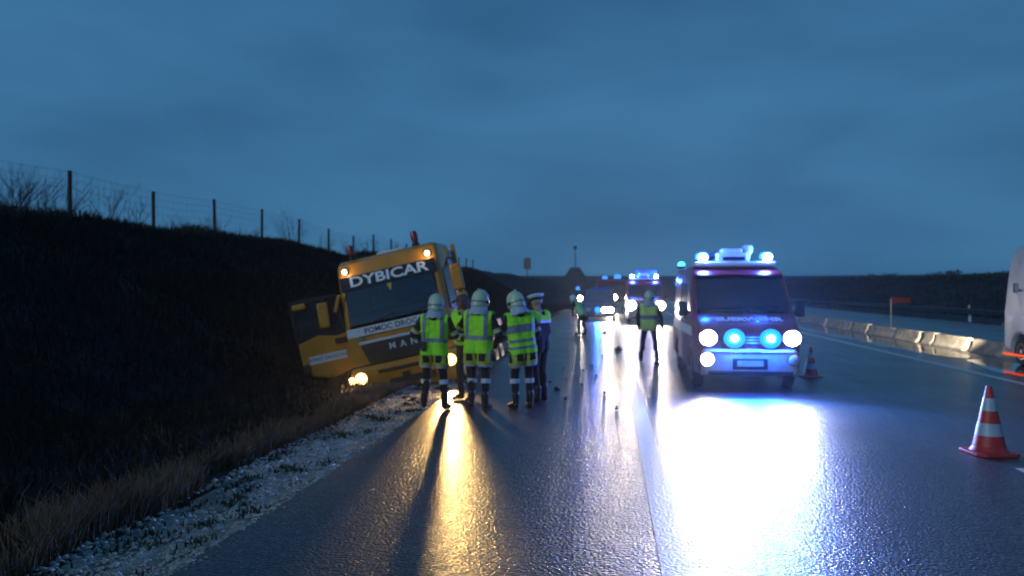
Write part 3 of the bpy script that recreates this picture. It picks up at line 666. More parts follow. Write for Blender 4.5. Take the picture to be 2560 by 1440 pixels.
# white delivery van seen at the right edge, driving away
wv = fire_van((10.95, 22.0, 0), 'white high-sided van cut off by the right edge of the picture', False, None, math.pi, True, 2.95, 5.9)
for s in (-1, 1):
    lamp_disc('headlight', wv, s * .74, -.05, .95, .13, .11, 'head')
    lamp('SPOT', wv, (s * .74, -.14, .95), 20000 if s > 0 else 1200, (1, .83, .58), .07, 'headlight_beam', (-.060, -1, -.072), 27, .9)
for s in (-1, 1):
    g = M(); g.box((s * .975, 1.3, .24), (.03, 2.2, .05)); obj('added_amber_strip', g, 'amber', wv, bev=.008)  # glowing strip added so the water shows an orange reflection
    g = M(); g.box((s * .86, 5.91, 1.1), (.12, .03, .4)); obj('tail_lamp', g, 'redlens', wv, bev=.01)

# ------------------------------------------------------------------ police car and farther vehicles
def people_car(loc, label, H=1.82, rz=0, lit=True, cat='car', m='white', far=False):
    t = thing('police_car' if lit else 'car', label, cat, loc, (0, 0, rz)); W = .90; L = 4.7
    bf = lambda y, z: (1 - .12 * max(0, z - 1.0)) * (1 - .12 * max(0, .9 - y) ** 2 / .81) * (1 - .10 * max(0, y - L + .6) ** 2 / .36)
    k = H - 1.5
    pr = [(.12, .24), (.02, .35), (0, .55), (.05, .76), (.25, .88), (1.05, 1.0), (1.25, 1.04), (1.95, 1.42 + k * .9), (2.25, 1.49 + k), (3.6, 1.5 + k), (4.25, 1.40 + k), (4.6, 1.02), (4.7, .85), (4.7, .5), (4.6, .3)]
    obj('body', pbody(pr + arch(3.75, .32, .40, .28) + arch(.92, .32, .40, .26), W, .11, bf, 5), m, t)
    wx = lambda y, z: (W - .07) * bf(y, z)
    zt = 1.37 + k * .85
    obj('windscreen', front_panel((1.32, 1.09), (1.90, zt), wx(1.32, 1.09) - .03, wx(1.9, zt) - .05), 'visor', t, bev=.02)
    for s in (-1, 1):
        obj('side_window', side_panel([(1.6, 1.05), (2.1, zt), (2.8, zt + .02), (2.8, 1.05)], s, W, bf), 'visor', t, bev=.02)
        obj('side_window', side_panel([(2.88, 1.05), (2.88, zt + .02), (3.7, zt), (3.95, 1.08)], s, W, bf), 'visor', t, bev=.02)
        obj('blue_stripe', side_panel([(.95, .72), (.95, .86), (4.3, .86), (4.3, .72)], s, W, bf, .003, .008), 'blue_glass', t)
        mirror(t, s * 1.0, 1.5, 1.08, .2, .14, m, s)
        for yy in (.92, 3.75): wheel(t, s * .80, yy, .32, .2)
    obj('grille', front_panel((.01, .50), (.045, .72), .42, .40, .012, .02), 'black', t)
    g = M(); g.box((0, -.005, .40), (.5, .02, .11)); obj('number_plate', g, 'white', t)
    return t
pc = people_car((-.60, 45.6, 0), 'silver police car on the shoulder with blue flasher and dark windscreen', m='silver')
for s in (-1, 1): lamp_disc('headlight', pc, s * .62, -.0, .66, .17, .15, 'head_far' if s > 0 else 'lens_off')
lamp_disc('headlight', pc, .30, -.02, .66, .17, .15, 'head_far')
lamp_disc('blue_flasher', pc, -.10, -.03, .66, .17, .17, 'blue')
lamp('SPOT', pc, (.5, -.12, .66), 800, (1, .82, .56), .08, 'headlight_beam', (0, -1, -.03), 80, 1.0)
lamp('SPOT', pc, (-.1, -.14, .66), 500, (.01, .12, 1), .08, 'blue_flasher_light', (0, -1, -.02), 130, .6)
g = M(); g.box((0, 2.5, 1.86), (1.1, .24, .12)); obj('light_bar', g, 'blue_glass', pc, bev=.03)

def fire_engine(loc, label):
    t = thing('fire_engine', label, 'fire engine', loc); W = 1.2
    bf = lambda y, z: 1 - .02 * max(0, 1 - y)
    pr = [(.08, .45), (0, .6), (0, 1.25), (.10, 2.2), (.22, 2.5), (.5, 2.56), (2.2, 2.56), (2.25, 2.5), (2.25, .5)]
    obj('cab', pbody(pr + arch(1.25, .5, .58, .46), W, .1, bf), 'far_red', t)
    g = M(); g.box((0, 4.7, 1.75), (2.44, 4.7, 2.0)); obj('equipment_body', g, 'far_red', t, bev=.05)
    obj('windscreen', front_panel((.012, 1.42), (.09, 2.18), 1.0, .96), 'visor', t, bev=.03)
    g = M(); g.box((0, -.03, .66), (2.3, .16, .36)); obj('bumper', g, 'grey_sign', t, bev=.04)
    obj('grille', front_panel((-.002, .98), (.004, 1.28), .62, .62, .012, .02), 'black', t)
    for s in (-1, 1):
        for yy in (1.25, 5.4): wheel(t, s * 1.02, yy, .5, .28)
        mirror(t, s * 1.36, .1, 1.9, .2, .5, 'black', s)
        for k in range(3): g = M(); g.box((s * 1.226, 3.2 + k * 1.45, 1.75), (.014, 1.3, 1.5)); obj('roller_shutter', g, 'steel', t)
    for k, x_ in enumerate((-.18, .22)): lamp_disc('headlight', t, x_, -.03, 1.20, .19, .19, 'head_far')
    lamp_disc('fog_lamp', t, .02, -.13, .55, .17, .17, 'yellow_lamp')
    lamp('SPOT', t, (0, -.2, 1.2), 700, (1, .88, .7), .1, 'headlight_beam', (0, -1, -.03), 62, .7)
    dome('blue_beacon', t, .45, .7, 2.58, .26, .34, 'blue_dim'); dome('blue_beacon', t, -.5, .7, 2.56, .2, .24, 'blue_dim')
    return t
fire_engine((.10, 60.5, 0), 'distant red fire engine with twin white lamps between police car and van')
ec = people_car((-2.9, 74, 0), 'farthest vehicle on the shoulder with one white lamp and dim blue beacon', 1.7, 0, False, 'car', 'hut')
lamp_disc('headlight', ec, .15, -.02, .95, .20, .24, 'head_far'); lamp_disc('headlight', ec, -.6, -.02, .66, .14, .12, 'lens_off')
lamp_disc('rear_warning_lamp', ec, -.62, -.03, .98, .15, .15, 'tail')
lamp('SPOT', ec, (.15, -.12, .95), 500, (1, .88, .7), .1, 'headlight_beam', (0, -1, -.03), 60, .7)
dome('blue_beacon', ec, -.15, 2.3, 1.70, .17, .32, 'blue_dim')

# ------------------------------------------------------------------ leaning tow truck
ROLL = R(12.6)
tk = thing('tow_truck', 'orange tow truck leaning into the roadside ditch with its door hanging open', 'truck', (-3.86, 15.55, -.46), (0, -ROLL, R(1.5))); tk.scale = (.97, 1, 1.035)
W = 1.15
tf = lambda y, z: (1 - .035 * max(0, z - 1.5)) * (1 - .05 * max(0, .35 - y) / .35)
cabp = [(.10, .95), (.03, 1.05), (.0, 1.30), (.02, 1.62), (.16, 2.55), (.20, 2.74), (.30, 2.98), (.46, 3.06), (1.7, 3.08), (1.82, 2.98), (1.84, 1.0), (1.75, .92)]
obj('cab', pbody(cabp + arch(1.35, .55, .60, .93, 8), W, .11, tf, 5, (3,)), 'orange', tk)
# lower front: bumper with dark cut-outs and corner panels
obj('bumper', pbody([(.30, .34), (.06, .36), (-.04, .50), (-.06, .86), (.0, .945), (.30, .945)], 1.16, .09, lambda y, z: 1, 5), 'orange', tk)
for (x0, z0, w, h) in ((0, .80, 1.15, .07), (.12, .56, 1.0, .13), (-.05, .405, .9, .08)):
    g = M(); g.box((x0, -.062, z0), (w, .03, h)); obj('air_slot', g, 'black', tk, bev=.012)
g = M(); g.box((.0, -.066, .66), (.16, .04, .10)); obj('tow_eye_cover', g, 'black', tk, bev=.01)
for s in (-1, 1):
    g = M(); g.prism([(s * .70, .98), (s * 1.02, .955), (s * 1.10, 1.0), (s * 1.08, 1.62), (s * .86, 1.62)], -.022, .05, 'Y'); obj('corner_panel', g, 'orange', tk, bev=.02)
# grille with letters
g = M(); g.prism([(-.70, .97), (.70, .97), (.84, 1.36), (-.84, 1.36)], -.030, .04, 'Y'); obj('grille', g, 'black', tk, bev=.015)
for k in range(4):
    g = M(); g.box((0, -.036, 1.02 + k * .045), (1.36 + k * .06, .014, .014)); obj('grille_bar', g, 'darkmetal', tk)
for x_, c in ((-.17, 'M'), (.06, 'A'), (.29, 'N')):
    text('letter', c, .17, 'chrome', tk, (x_, -.034, 1.235), (R(90), 0, 0), 1.1, .008, .004)
g = M(); g.box((0, -.03, 1.40), (1.70, .04, .055)); obj('chrome_strip', g, 'chrome', tk, bev=.012)
g = M(); g.box((-.10, -.018, 1.62), (1.92, .03, .17), Matrix.Rotation(-.02, 3, 'X')); obj('white_banner', g, 'white', tk, bev=.01)
text('banner_lettering', 'POMOC DROGOWA', .15, 'ink', tk, (.10, -.036, 1.62), (R(90), 0, 0), 1.12, .002, .002)
g = M(); g.lathe([(.055, 0), (.055, -.012), (.01, -.014)], 16, 'Y', (-.80, -.024, 1.47)); obj('badge', g, mat('green_badge', (.05, .25, .18), .4), tk)
# windscreen, tinted band with name
za = lambda z: .02 + (z - 1.62) * (.14 / .93)
ws = front_panel((za(1.76), 1.76), (za(2.46), 2.46), 1.02 * tf(.2, 1.76), 1.0 * tf(.2, 2.46), .010, .012); obj('windscreen', ws, 'glass', tk, bev=.03)
vb = front_panel((za(2.45), 2.45), (.165, 2.73), 1.04, 1.03, .018, .02); obj('visor_band', vb, 'visor', tk, bev=.02)
text('name_lettering', 'DYBICAR', .27, 'letter', tk, (.02, .125, 2.60), (R(90 - 7), 0, 0), 1.52, .004, .006, label='white DYBICAR lettering across the top of the windscreen')
for x_ in (-.55, .25):
    g = M(); g.tube([(x_, .0, 1.74), (x_ + .55, .045, 1.86)], .012, 6); obj('wiper', g, 'black', tk)
cabin(tk, 1.0, .10, 1.72, 1.2, 2.7, False)
g = M(); g.prism([(-.05, 2.44), (.05, 2.44), (0, 2.26)], .115, .120, 'Y'); obj('pennant', g, mat('yellow_pennant', (.6, .45, .03), .7), tk)
# roof: marker lamps, beacons
for s in (-1, 1):
    q = lamp_disc('marker_lamp', tk, s * .90, .19, 2.84, .055, .055, 'marker', .06)
    lamp('POINT', tk, (s * .90, .10, 2.84), 2, (1, .7, .35), .03, 'marker_light')
for s, x_ in ((-1, -.80), (1, .62)):
    t = bpy.data.objects.new('beacon', None); COL.objects.link(t); t.parent = tk; t.location = (x_, .62, 3.06)
    g = M(); g.lathe([(.085, -.02), (.085, .06), (.06, .07), (.06, .12)], 16); obj('lamp_base', g, 'black', t)
    g = M(); g.lathe([(.075, .115), (.078, .24), (.066, .30), (.02, .32)], 16); obj('lens', g, 'redlens', t)
g = M(); g.box((0, 1.0, 3.10), (.6, .5, .05)); obj('roof_hatch', g, 'white', tk, bev=.02)
# headlights
for s in (-1, 1):
    t = lamp_disc('headlight', tk, s * .95, -.075, .74, .125, .115, 'warm')
    if s < 0:
        g = M(); g.lathe([(.07, .012), (.068, -.01), (.03, -.02), (.01, -.022)], 18, 'Y', (-.20, -.004, -.01)); obj('turn_signal', g, 'warm', t)
    lamp('SPOT', tk, (s * .95, -.17, .74), 540, (1, .60, .20), .07, 'headlight_beam', (.02, -1, -.05) if s > 0 else (.06, -1, .02), 66, .9)
# near (driver) side: window, door seam, deflector, mirrors
obj('side_window', side_panel([(.30, 1.72), (.44, 2.52), (1.10, 2.54), (1.10, 1.68)], 1, W, tf), 'visor', tk, bev=.02)
obj('white_deflector', side_panel([(1.20, 1.5), (1.20, 2.7), (1.42, 2.7), (1.42, 1.5)], 1, W, tf, .02, .03), 'white', tk, bev=.01)
obj('door_seam', side_panel([(1.145, 1.0), (1.145, 2.7), (1.17, 2.7), (1.17, 1.0)], 1, W, tf, .003, .01), 'black', tk)
g = M(); g.box((1.14, 2.06, 2.02), (.10, .16, 2.1), Matrix.Rotation(.0, 3, 'Y')); obj('side_fairing', g, 'orange', tk, bev=.02)
g = M(); g.box((1.05, 1.93, 2.2), (.08, .10, 1.5)); obj('exhaust_stack', g, 'chrome', tk, bev=.02)
t = bpy.data.objects.new('mirror', None); COL.objects.link(t); t.parent = tk; t.location = (1.30, .22, 2.05)
g = M(); g.box((.10, .0, .22), (.24, .14, .52)); obj('upper_housing', g, 'orange', t, bev=.05)
g = M(); g.box((.12, .0, -.20), (.22, .14, .24)); obj('lower_housing', g, 'orange', t, bev=.05)
g = M(); g.tube([(-.12, .05, .45), (-.02, .0, .62), (.08, 0, .60), (.11, 0, .45)], .02, 6); g.tube([(-.12, .05, -.25), (.05, 0, -.2)], .02, 6); obj('arm', g, 'black', t)
# passenger side: hinge pillar, hanging mirror, open door
g = M(); g.box((0, 0, 0), (.07, .07, .34), Matrix.Rotation(.45, 3, 'Y')); o = obj('grab_handle', g, 'orange', tk, bev=.02); o.location = (-1.14, .02, 2.26)
dr = bpy.data.objects.new('door', None); COL.objects.link(dr); dr.parent = tk; dr.location = (-1.12, .24, 0); dr.rotation_euler = (0, 0, R(8))
dr['label'] = 'open passenger door swung out from the leaning cab'
g = M(); g.prism([(-.02, .96), (-.02, 1.70), (-.22, 1.66), (-.62, 1.74), (-1.06, 1.64), (-1.06, 1.08), (-.86, .96), (-.50, .86)], 0, .09, 'Y'); obj('door_skin', g, 'orange', dr, bev=.025)
g = M(); g.prism([(-.06, 1.69), (-.16, 2.40), (-1.02, 2.46), (-1.05, 1.65), (-.62, 1.74), (-.22, 1.66)], .03, .06, 'Y'); obj('window_glass', g, 'visor', dr)
g = M(); g.prism([(-.02, 1.68), (-.10, 2.46), (-.17, 2.46), (-.09, 1.68)], 0.01, .09, 'Y'); g.prism([(-.12, 2.40), (-.12, 2.48), (-1.10, 2.52), (-1.10, 2.44)], .01, .09, 'Y'); g.prism([(-1.02, 1.64), (-1.02, 2.46), (-1.10, 2.50), (-1.10, 1.64)], .01, .09, 'Y'); obj('window_frame', g, 'black', dr)
g = M(); g.box((-.40, -.10, 2.10), (.22, .10, .50), Matrix.Rotation(.06, 3, 'Y')); obj('door_mirror', g, 'orange', dr, bev=.04)
g = M(); g.box((-.88, -.04, 2.36), (.28, .08, .12)); obj('ramp_mirror', g, 'orange', dr, bev=.03)
g = M(); g.tube([(-.12, 0, 2.44), (-.30, -.08, 2.44), (-.40, -.10, 2.36)], .02, 6); obj('mirror_arm', g, 'black', dr)
g = M(); g.box((-.16, -.02, 1.56), (.26, .05, .10)); obj('door_handle', g, 'black', dr, bev=.02)
g = M(); g.box((-.50, -.006, 1.28), (.80, .012, .16)); obj('white_sticker', g, 'white', dr)
text('sticker_lettering', 'POMOC DROGOWA', .10, 'ink', dr, (-.50, -.0135, 1.28), (R(90), 0, 0), .85, .0012)
g = M(); g.box((-.98, -.02, 1.12), (.14, .06, .2)); obj('corner_step', g, 'black', dr, bev=.02)
# chassis, bed, wheels
g = M(); g.box((0, 4.6, .80), (.9, 6.8, .26)); obj('chassis', g, 'darkmetal', tk)
g = M(); g.box((0, 5.2, 1.12), (2.3, 5.9, .20)); obj('flatbed', g, 'orange', tk, bev=.02)
g = M(); g.box((0, 2.2, 2.15), (1.7, .10, 1.9)); obj('headboard', g, 'steel', tk, bev=.02)
g = M(); g.box((-.2, 2.75, 1.9), (.5, .5, 1.4)); g.tube([(-.2, 2.75, 2.6), (-.6, 3.4, 2.9), (-.2, 5.2, 2.4)], .12, 8); obj('crane', g, 'darkmetal', tk, bev=.02)
for s in (-1, 1):
    for yy in (1.35, 5.6, 6.9): wheel(tk, s * 1.0, yy, .50, .30)
    g = M(); g.box((s * 1.02, 3.4, .75), (.3, 1.4, .5)); obj('side_locker', g, 'black', tk, bev=.03)

# ------------------------------------------------------------------ debris on the road
def debris(loc, s, label, seed):
    random.seed(seed); g = M(); pts = []
    for k in range(7):
        a = k / 7 * 6.28; pts.append((math.cos(a) * s[0] * random.uniform(.6, 1.1), math.sin(a) * s[1] * random.uniform(.6, 1.1)))
    g.prism(pts, 0, s[2], 'Z'); g.prism([(p[0] * .55 + s[0] * .1, p[1] * .55) for p in pts], s[2], s[2] * 1.9, 'Z')
    o = obj('wreckage_piece', g, 'black', bev=.02); o['kind'] = 'thing'; o.location = loc; o.rotation_euler[2] = random.uniform(0, 3); tag(o, label, 'debris', 'dark debris lying on the road')
debris((.25, 24.7, .004), (.09, .17, .06), 'dark lump of debris beside the bright edge line near the lone firefighter', 1)
debris((-.99, 14.9, .004), (.11, .07, .03), 'flat dark scrap on the shoulder right of the officer in the white cap', 2)
debris((1.13, 20.1, .004), (.06, .09, .05), 'small dark scrap at the feet of the lone firefighter', 3)
for q, (dx, dy) in enumerate([(-.75, 13.6), (-.55, 15.7), (-.9, 16.6), (-.3, 17.4), (-.62, 18.3), (-.1, 14.4), (-1.2, 16.0), (-.45, 19.6), (-.8, 21.0), (-.2, 22.4), (-1.1, 18.9), (.1, 12.6)]):
    debris((dx, dy, .004), (random.uniform(.02, .05), random.uniform(.02, .06), random.uniform(.012, .03)), 'tiny dark crumb of wreckage scattered on the shoulder', 20 + q)
debris((-.2, 34, .004), (.12, .12, .06), 'small dark scrap on the glaring road before the police car', 4)

# ------------------------------------------------------------------ people
def remesh(prims, infl=0, vox=.012, it=3):
    g = M()
    for (a, b, r0, r1, mi) in prims: g.capsule(a, b, r0 + infl, r1 + infl, 12)
    me = g.mesh('tmp'); o = bpy.data.objects.new('tmp', me); COL.objects.link(o)
    rm = o.modifiers.new('r', 'REMESH'); rm.mode = 'VOXEL'; rm.voxel_size = vox
    sm = o.modifiers.new('s', 'SMOOTH'); sm.iterations = it; sm.factor = .5
    out = bpy.data.meshes.new_from_object(o.evaluated_get(bpy.context.evaluated_depsgraph_get()))
    bpy.data.objects.remove(o); bpy.data.meshes.remove(me); return out
def arrs(me):
    v = np.empty(len(me.vertices) * 3, np.float32); me.vertices.foreach_get('co', v); v = v.reshape(-1, 3)
    n_ = np.empty(len(me.vertices) * 3, np.float32); me.vertices.foreach_get('normal', n_); n_ = n_.reshape(-1, 3)
    f = np.array([p.vertices[:] for p in me.polygons if len(p.vertices) == 4], np.int32); return v, n_, f
def submesh(name, v, f, keep):
    f = f[keep]; u, inv = np.unique(f, return_inverse=True); return nmesh(name, v[u], inv.reshape(f.shape))

def islands(f):
    u = np.unique(f); par = {int(a): int(a) for a in u}
    def find(a):
        while par[a] != a: par[a] = par[par[a]]; a = par[a]
        return a
    for q in f:
        a = find(int(q[0]))
        for b in q[1:]: par[find(int(b))] = a
    rt = np.array([find(int(q[0])) for q in f]); return [rt == k for k in np.unique(rt) if (rt == k).sum() > 8]
def person(loc, rz, label, pose, kit):
    """built facing +Y; pose: dict of lean, side, arms, stance ; kit: clothing options"""
    t = thing('person', label, 'person', loc, (0, 0, rz), 'people at the crash site')
    s = pose.get('h', 1.78) / 1.78; t.scale = (s, s, s)
    fl, sl_ = pose.get('lean', 0), pose.get('side', 0)
    pv = Vector((0, 0, .95)); RT = Matrix.Rotation(sl_, 3, 'Y') @ Matrix.Rotation(-fl, 3, 'X')
    hy, hp = pose.get('turn', 0), pose.get('nod', 0)
    up = lambda p: pv + RT @ (Vector(p) - pv)
    HR = Matrix.Rotation(hy, 3, 'Z') @ Matrix.Rotation(-hp, 3, 'X'); hc = Vector((0, .01, 1.55))
    hd = lambda p: up(hc + HR @ (Vector(p) - hc))
    st = pose.get('stance', .13); fw = pose.get('step', (0, 0))
    JK, TR, SK, BT, EY, LP = range(6)
    pr = []
    feet = {}
    for i, sx in enumerate((-1, 1)):
        hip = Vector((sx * .095, 0, .93)); ank = Vector((sx * st, fw[i], .10)); kn = (hip + ank) / 2 + Vector((sx * .01, .035, .02))
        feet[sx] = (hip, kn, ank)
        pr += [(hip, kn, .092, .066, TR), (kn, ank + Vector((0, -.01, .05)), .066, .052, TR), (kn + Vector((0, -.02, -.10)), kn + Vector((0, -.03, -.2)), .062, .058, TR)]
        pr += [(ank + Vector((0, -.02, .02)), ank + Vector((0, -.02, .14)), .058, .060, BT), (ank + Vector((0, -.03, -.055)), ank + Vector((sx * .03, .15, -.06)), .042, .040, BT), (ank + Vector((0, -.03, -.03)), ank + Vector((sx * .02, .08, -.03)), .05, .04, BT)]
    bulk = pose.get('bulk', 1.0)
    torso = []
    for sx in (-1, 1):
        torso += [(up((sx * .075, 0, .90)), up((sx * .085, .0, 1.12)), .115 * bulk, .105 * bulk, JK), (up((sx * .085, 0, 1.12)), up((sx * .11, .0, 1.36)), .105 * bulk, .112 * bulk, JK),
                  (up((sx * .08, 0, 1.40)), up((sx * .185, -.005, 1.425)), .085, .072, JK)]
    torso += [(up((0, .02, 1.0)), up((0, .01, 1.36)), .12 * bulk, .118 * bulk, JK)]
    skirt = [(up((sx * .085, 0, .93)), (sx * (.07 + st * .35), fw[i] * .3, .74), .115 * bulk, .112 * bulk, JK) for i, sx in enumerate((-1, 1))] if kit.get('coat') else []
    pr += torso + skirt
    pr += [(up((0, 0, 1.42)), up((0, .012, 1.53)), .062, .056, SK)]
    # head: skull, jaw, nose, ears, brow, eyes, lips
    pr += [(hd((0, -.012, 1.675)), hd((0, .012, 1.672)), .094, .090, SK), (hd((0, .03, 1.60)), hd((0, .045, 1.585)), .066, .052, SK), (hd((0, .105, 1.655)), hd((0, .122, 1.632)), .011, .016, SK)]
    for sx in (-1, 1):
        pr += [(hd((sx * .088, -.005, 1.665)), hd((sx * .09, -.008, 1.63)), .018, .014, SK), (hd((sx * .034, .092, 1.668)), hd((sx * .032, .094, 1.668)), .012, .012, EY), (hd((sx * .015, .096, 1.69)), hd((sx * .05, .085, 1.69)), .011, .010, SK)]
    pr += [(hd((-.02, .098, 1.595)), hd((.02, .098, 1.595)), .0095, .0095, LP)]
    hands = {}; arms = []
    for i, sx in enumerate((-1, 1)):
        el_, wr = pose['arms'][i]
        sh = up((sx * .20, -.005, 1.42)); el_ = up(el_); wr = up(wr)
        # keep human arm lengths
        el_ = sh + (el_ - sh).normalized() * .29; wr = el_ + (wr - el_).normalized() * .26
        arms += [(sh, el_, .070, .056, JK), (el_, wr, .056, .043, JK)]
        d_ = (wr - el_).normalized(); side = d_.cross(Vector((0, 0, 1)) if abs(d_.z) < .85 else Vector((0, 1, 0))).normalized(); pn = side.cross(d_).normalized()
        if pn.dot(Vector((-sx, .3, 0))) < 0: pn = -pn
        thumb_side = side if side.dot(Vector((0, 1, .6))) > 0 else -side
        pm = wr + d_ * .06
        pr += [(wr, wr + d_ * .03, .030, .030, SK)] + [(wr + d_ * .03 + thumb_side * q, wr + d_ * .085 + thumb_side * q, .017, .016, SK) for q in (-.024, 0, .024)]
        for q, L1 in ((-.033, .055), (-.011, .07), (.011, .075), (.033, .066)):
            a0 = wr + d_ * .09 + thumb_side * q; a1 = a0 + (d_ * .85 + pn * .5).normalized() * L1 * .55; a2 = a1 + (d_ * .35 + pn * .95).normalized() * L1 * .5
            pr += [(a0, a1, .0105, .010, SK), (a1, a2, .010, .009, SK)]
        b0 = wr + d_ * .035 + thumb_side * .034; b1 = b0 + (d_ * .6 + thumb_side * .7 + pn * .2).normalized() * .04; b2 = b1 + (d_ * .8 + pn * .5).normalized() * .032
        pr += [(b0, b1, .0125, .011, SK), (b1, b2, .011, .0095, SK)]
        hands[sx] = (sh, el_, wr, d_, pn)
    pr += arms
    if pose.get('hidden_hands'): pass
    me = remesh(pr, 0, .0105, 2)
    v, n_, f = arrs(me)
    c = v[f].mean(1); best = np.full(len(c), 9e9); mi = np.zeros(len(c), np.int32)
    for (a, b, r0, r1, m_) in pr:
        a = np.array(a); b = np.array(b); ab = b - a; q = np.clip(((c - a) @ ab) / max(ab @ ab, 1e-9), 0, 1)
        dd = np.linalg.norm(c - (a + q[:, None] * ab), axis=1) - (r0 + (r1 - r0) * q)
        w_ = dd < best; best[w_] = dd[w_]; mi[w_] = m_
    me2 = nmesh('body', v, f); bpy.data.meshes.remove(me)
    me2.polygons.foreach_set('material_index', mi)
    body = obj('body', me2, [kit.get('jacket', 'navy'), kit.get('trousers', 'trousers'), 'skin', 'boot', 'eye', 'lip'], t, sm=180)
    me2.polygons.foreach_set('material_index', mi)
    # garments drawn off inflated torso shells; selection in unleaned coordinates
    RTi = RT.transposed(); A_ = np.array(RTi); pvn = np.array(pv)
    def unlean(c): return (c - pvn) @ A_.T + pvn
    if kit.get('vest'):
        sh_ = [p for p in torso] + skirt
        vm = remesh(sh_, .022, .013, 4); v, n_, f = arrs(vm); bpy.data.meshes.remove(vm)
        c = unlean(v[f].mean(1)); x_, y_, z_ = c[:, 0], c[:, 1], c[:, 2]
        hem = kit.get('hem', .86)
        nk = (np.hypot(x_, y_ * .9) < .098) & (z_ > 1.40)
        arm = np.zeros(len(c), bool)
        keep = (z_ > hem) & ~nk & (np.abs(x_) < .225)
        vo = obj('vest', submesh('vest', v, f, keep), kit['vest'], t, sm=180)
        md = vo.modifiers.new('thick', 'SOLIDIFY'); md.thickness = .006; md.offset = 1
        bands = kit.get('bands', 'cross')
        sel = np.zeros(len(c), bool)
        if bands == 'cross':
            sel |= (np.abs(np.abs(x_) - .145) < .030) & (z_ > 1.10); sel |= np.abs(z_ - 1.10) < .032
        elif bands == 'wide':
            sel |= np.abs(z_ - 1.25) < .062; sel |= np.abs(z_ - 1.06) < .026; sel |= np.abs(z_ - .955) < .022
        elif bands == 'single': sel |= np.abs(z_ - 1.15) < .05
        elif bands == 'shoulder': sel |= np.abs(z_ - 1.30) < .035
        sel &= keep
        if sel.any():
            bo = obj('reflective_band', submesh('band', v + n_ * .010, f, sel), kit.get('bandmat', 'band'), vo, sm=180)
        if skirt:
            km = remesh(torso + skirt, .010, .013, 3); v2, n2, f2 = arrs(km); bpy.data.meshes.remove(km); c2 = unlean(v2[f2].mean(1)); z2 = c2[:, 2]; x2 = c2[:, 0]
            s1 = (z2 > .695) & (z2 <= .745); s2 = (z2 > .66) & (z2 <= .695)
            s3 = (z2 > .745) & (z2 < hem) & (np.abs(np.abs(x2) - .035) < .02) | (z2 > .745) & (z2 < hem) & (np.abs(np.abs(x2) - .19) < .03)
            if s1.any(): obj('yellow_hem_band', submesh('b', v2 + n2 * .006, f2, s1), 'hem', body, sm=180)
            if s2.any(): obj('silver_hem_band', submesh('b', v2 + n2 * .006, f2, s2), 'band_pale', body, sm=180)
            if s3.any():
                f3 = f2[s3]
                for isl in islands(f3): obj('coat_strap', submesh('b', v2 + n2 * .006, f3, isl), 'hem', body, sm=180)
    def cuff(a, b, r0, r1, u0, u1, m_, nm):
        g = M(); a = Vector(a); b = Vector(b); g.tube([a.lerp(b, u0), a.lerp(b, (u0 + u1) / 2), a.lerp(b, u1)], [r0, (r0 + r1) / 2 + .003, r1], 16, False); obj(nm, g, m_, body)
    if kit.get('legband'):
        for sx in (-1, 1):
            hip, kn, ank = feet[sx]; cuff(kn, ank + Vector((0, -.015, .05)), .075, .073, .18, .36, 'band_pale', 'leg_band')
    if kit.get('sleeveband'):
        for sx in (-1, 1):
            sh, e_, wr, d_, pn = hands[sx]; cuff(sh, e_, .069, .067, .66, .80, 'hem', 'sleeve_band'); cuff(sh, e_, .067, .065, .80, .88, 'band_pale', 'sleeve_band')
    # headgear
    Q = (RT @ HR).to_4x4()
    def head_part(nm, g, m_):
        o = obj(nm, g, m_, t, sm=60); g0 = hd((0, 0, 1.68)); o.matrix_local = Matrix.Translation(g0) @ Q; return o
    if kit.get('helmet'):
        g = M(); n = 22
        prf = [(1.0, -.075), (1.045, -.07), (1.03, -.02), (1.0, .03), (.90, .085), (.70, .128), (.40, .155), (.02, .165)]
        vv = []
        for r, h in prf:
            for k in range(n):
                a = 2 * math.pi * k / n; cx_, sy_ = math.cos(a), math.sin(a)
                drop = -.045 * max(0, -sy_) if h < 0 else 0
                vv.append((cx_ * r * .128, sy_ * r * .152 + .0, h + drop))
        ff = [(i * n + k, i * n + (k + 1) % n, (i + 1) * n + (k + 1) % n, (i + 1) * n + k) for i in range(len(prf) - 1) for k in range(n)] + [tuple(range(n))[::-1], tuple(range((len(prf) - 1) * n, len(prf) * n))]
        g.add(vv, ff); hl = head_part('helmet', g, 'helmet')
        g = M(); g.lathe([(1.055, -.048), (1.06, -.045), (1.052, -.018), (1.045, -.016)], 22, sc=(.128, .152)); obj('reflective_stripe', g, 'band', hl)
        g = M(); g.prism([(-.012, -.10), (.012, -.10), (.012, .10), (-.012, .10)], .150, .172, 'Z'); obj('crest', g, 'helmet', hl, bev=.008)
        for sx in (-1, 1): g = M(); g.lathe([(.032, 0), (.034, sx * .012), (.02, sx * .02), (.005, sx * .022)], 14, 'X', (sx * .126, .0, -.03)); obj('side_disc', g, 'black', hl)
        g = M(); n = 20; vv = []
        for r, h, yo in ((.118, -.09, -.005), (.130, -.14, -.01), (.150, -.20, -.012), (.180, -.245, -.015)):
            for k in range(n + 1):
                a = math.pi * (1.0 - .12) + (math.pi * 1.24) * k / n
                vv.append((math.cos(a) * r, math.sin(a) * r * .92 + yo, h + .012 * math.sin(k * 2.1)))
        ff = [(i * (n + 1) + k, i * (n + 1) + k + 1, (i + 1) * (n + 1) + k + 1, (i + 1) * (n + 1) + k) for i in range(3) for k in range(n)]
        g.add(vv, ff); ng = head_part('neck_guard', g, 'nape'); md = ng.modifiers.new('thick', 'SOLIDIFY'); md.thickness = .006
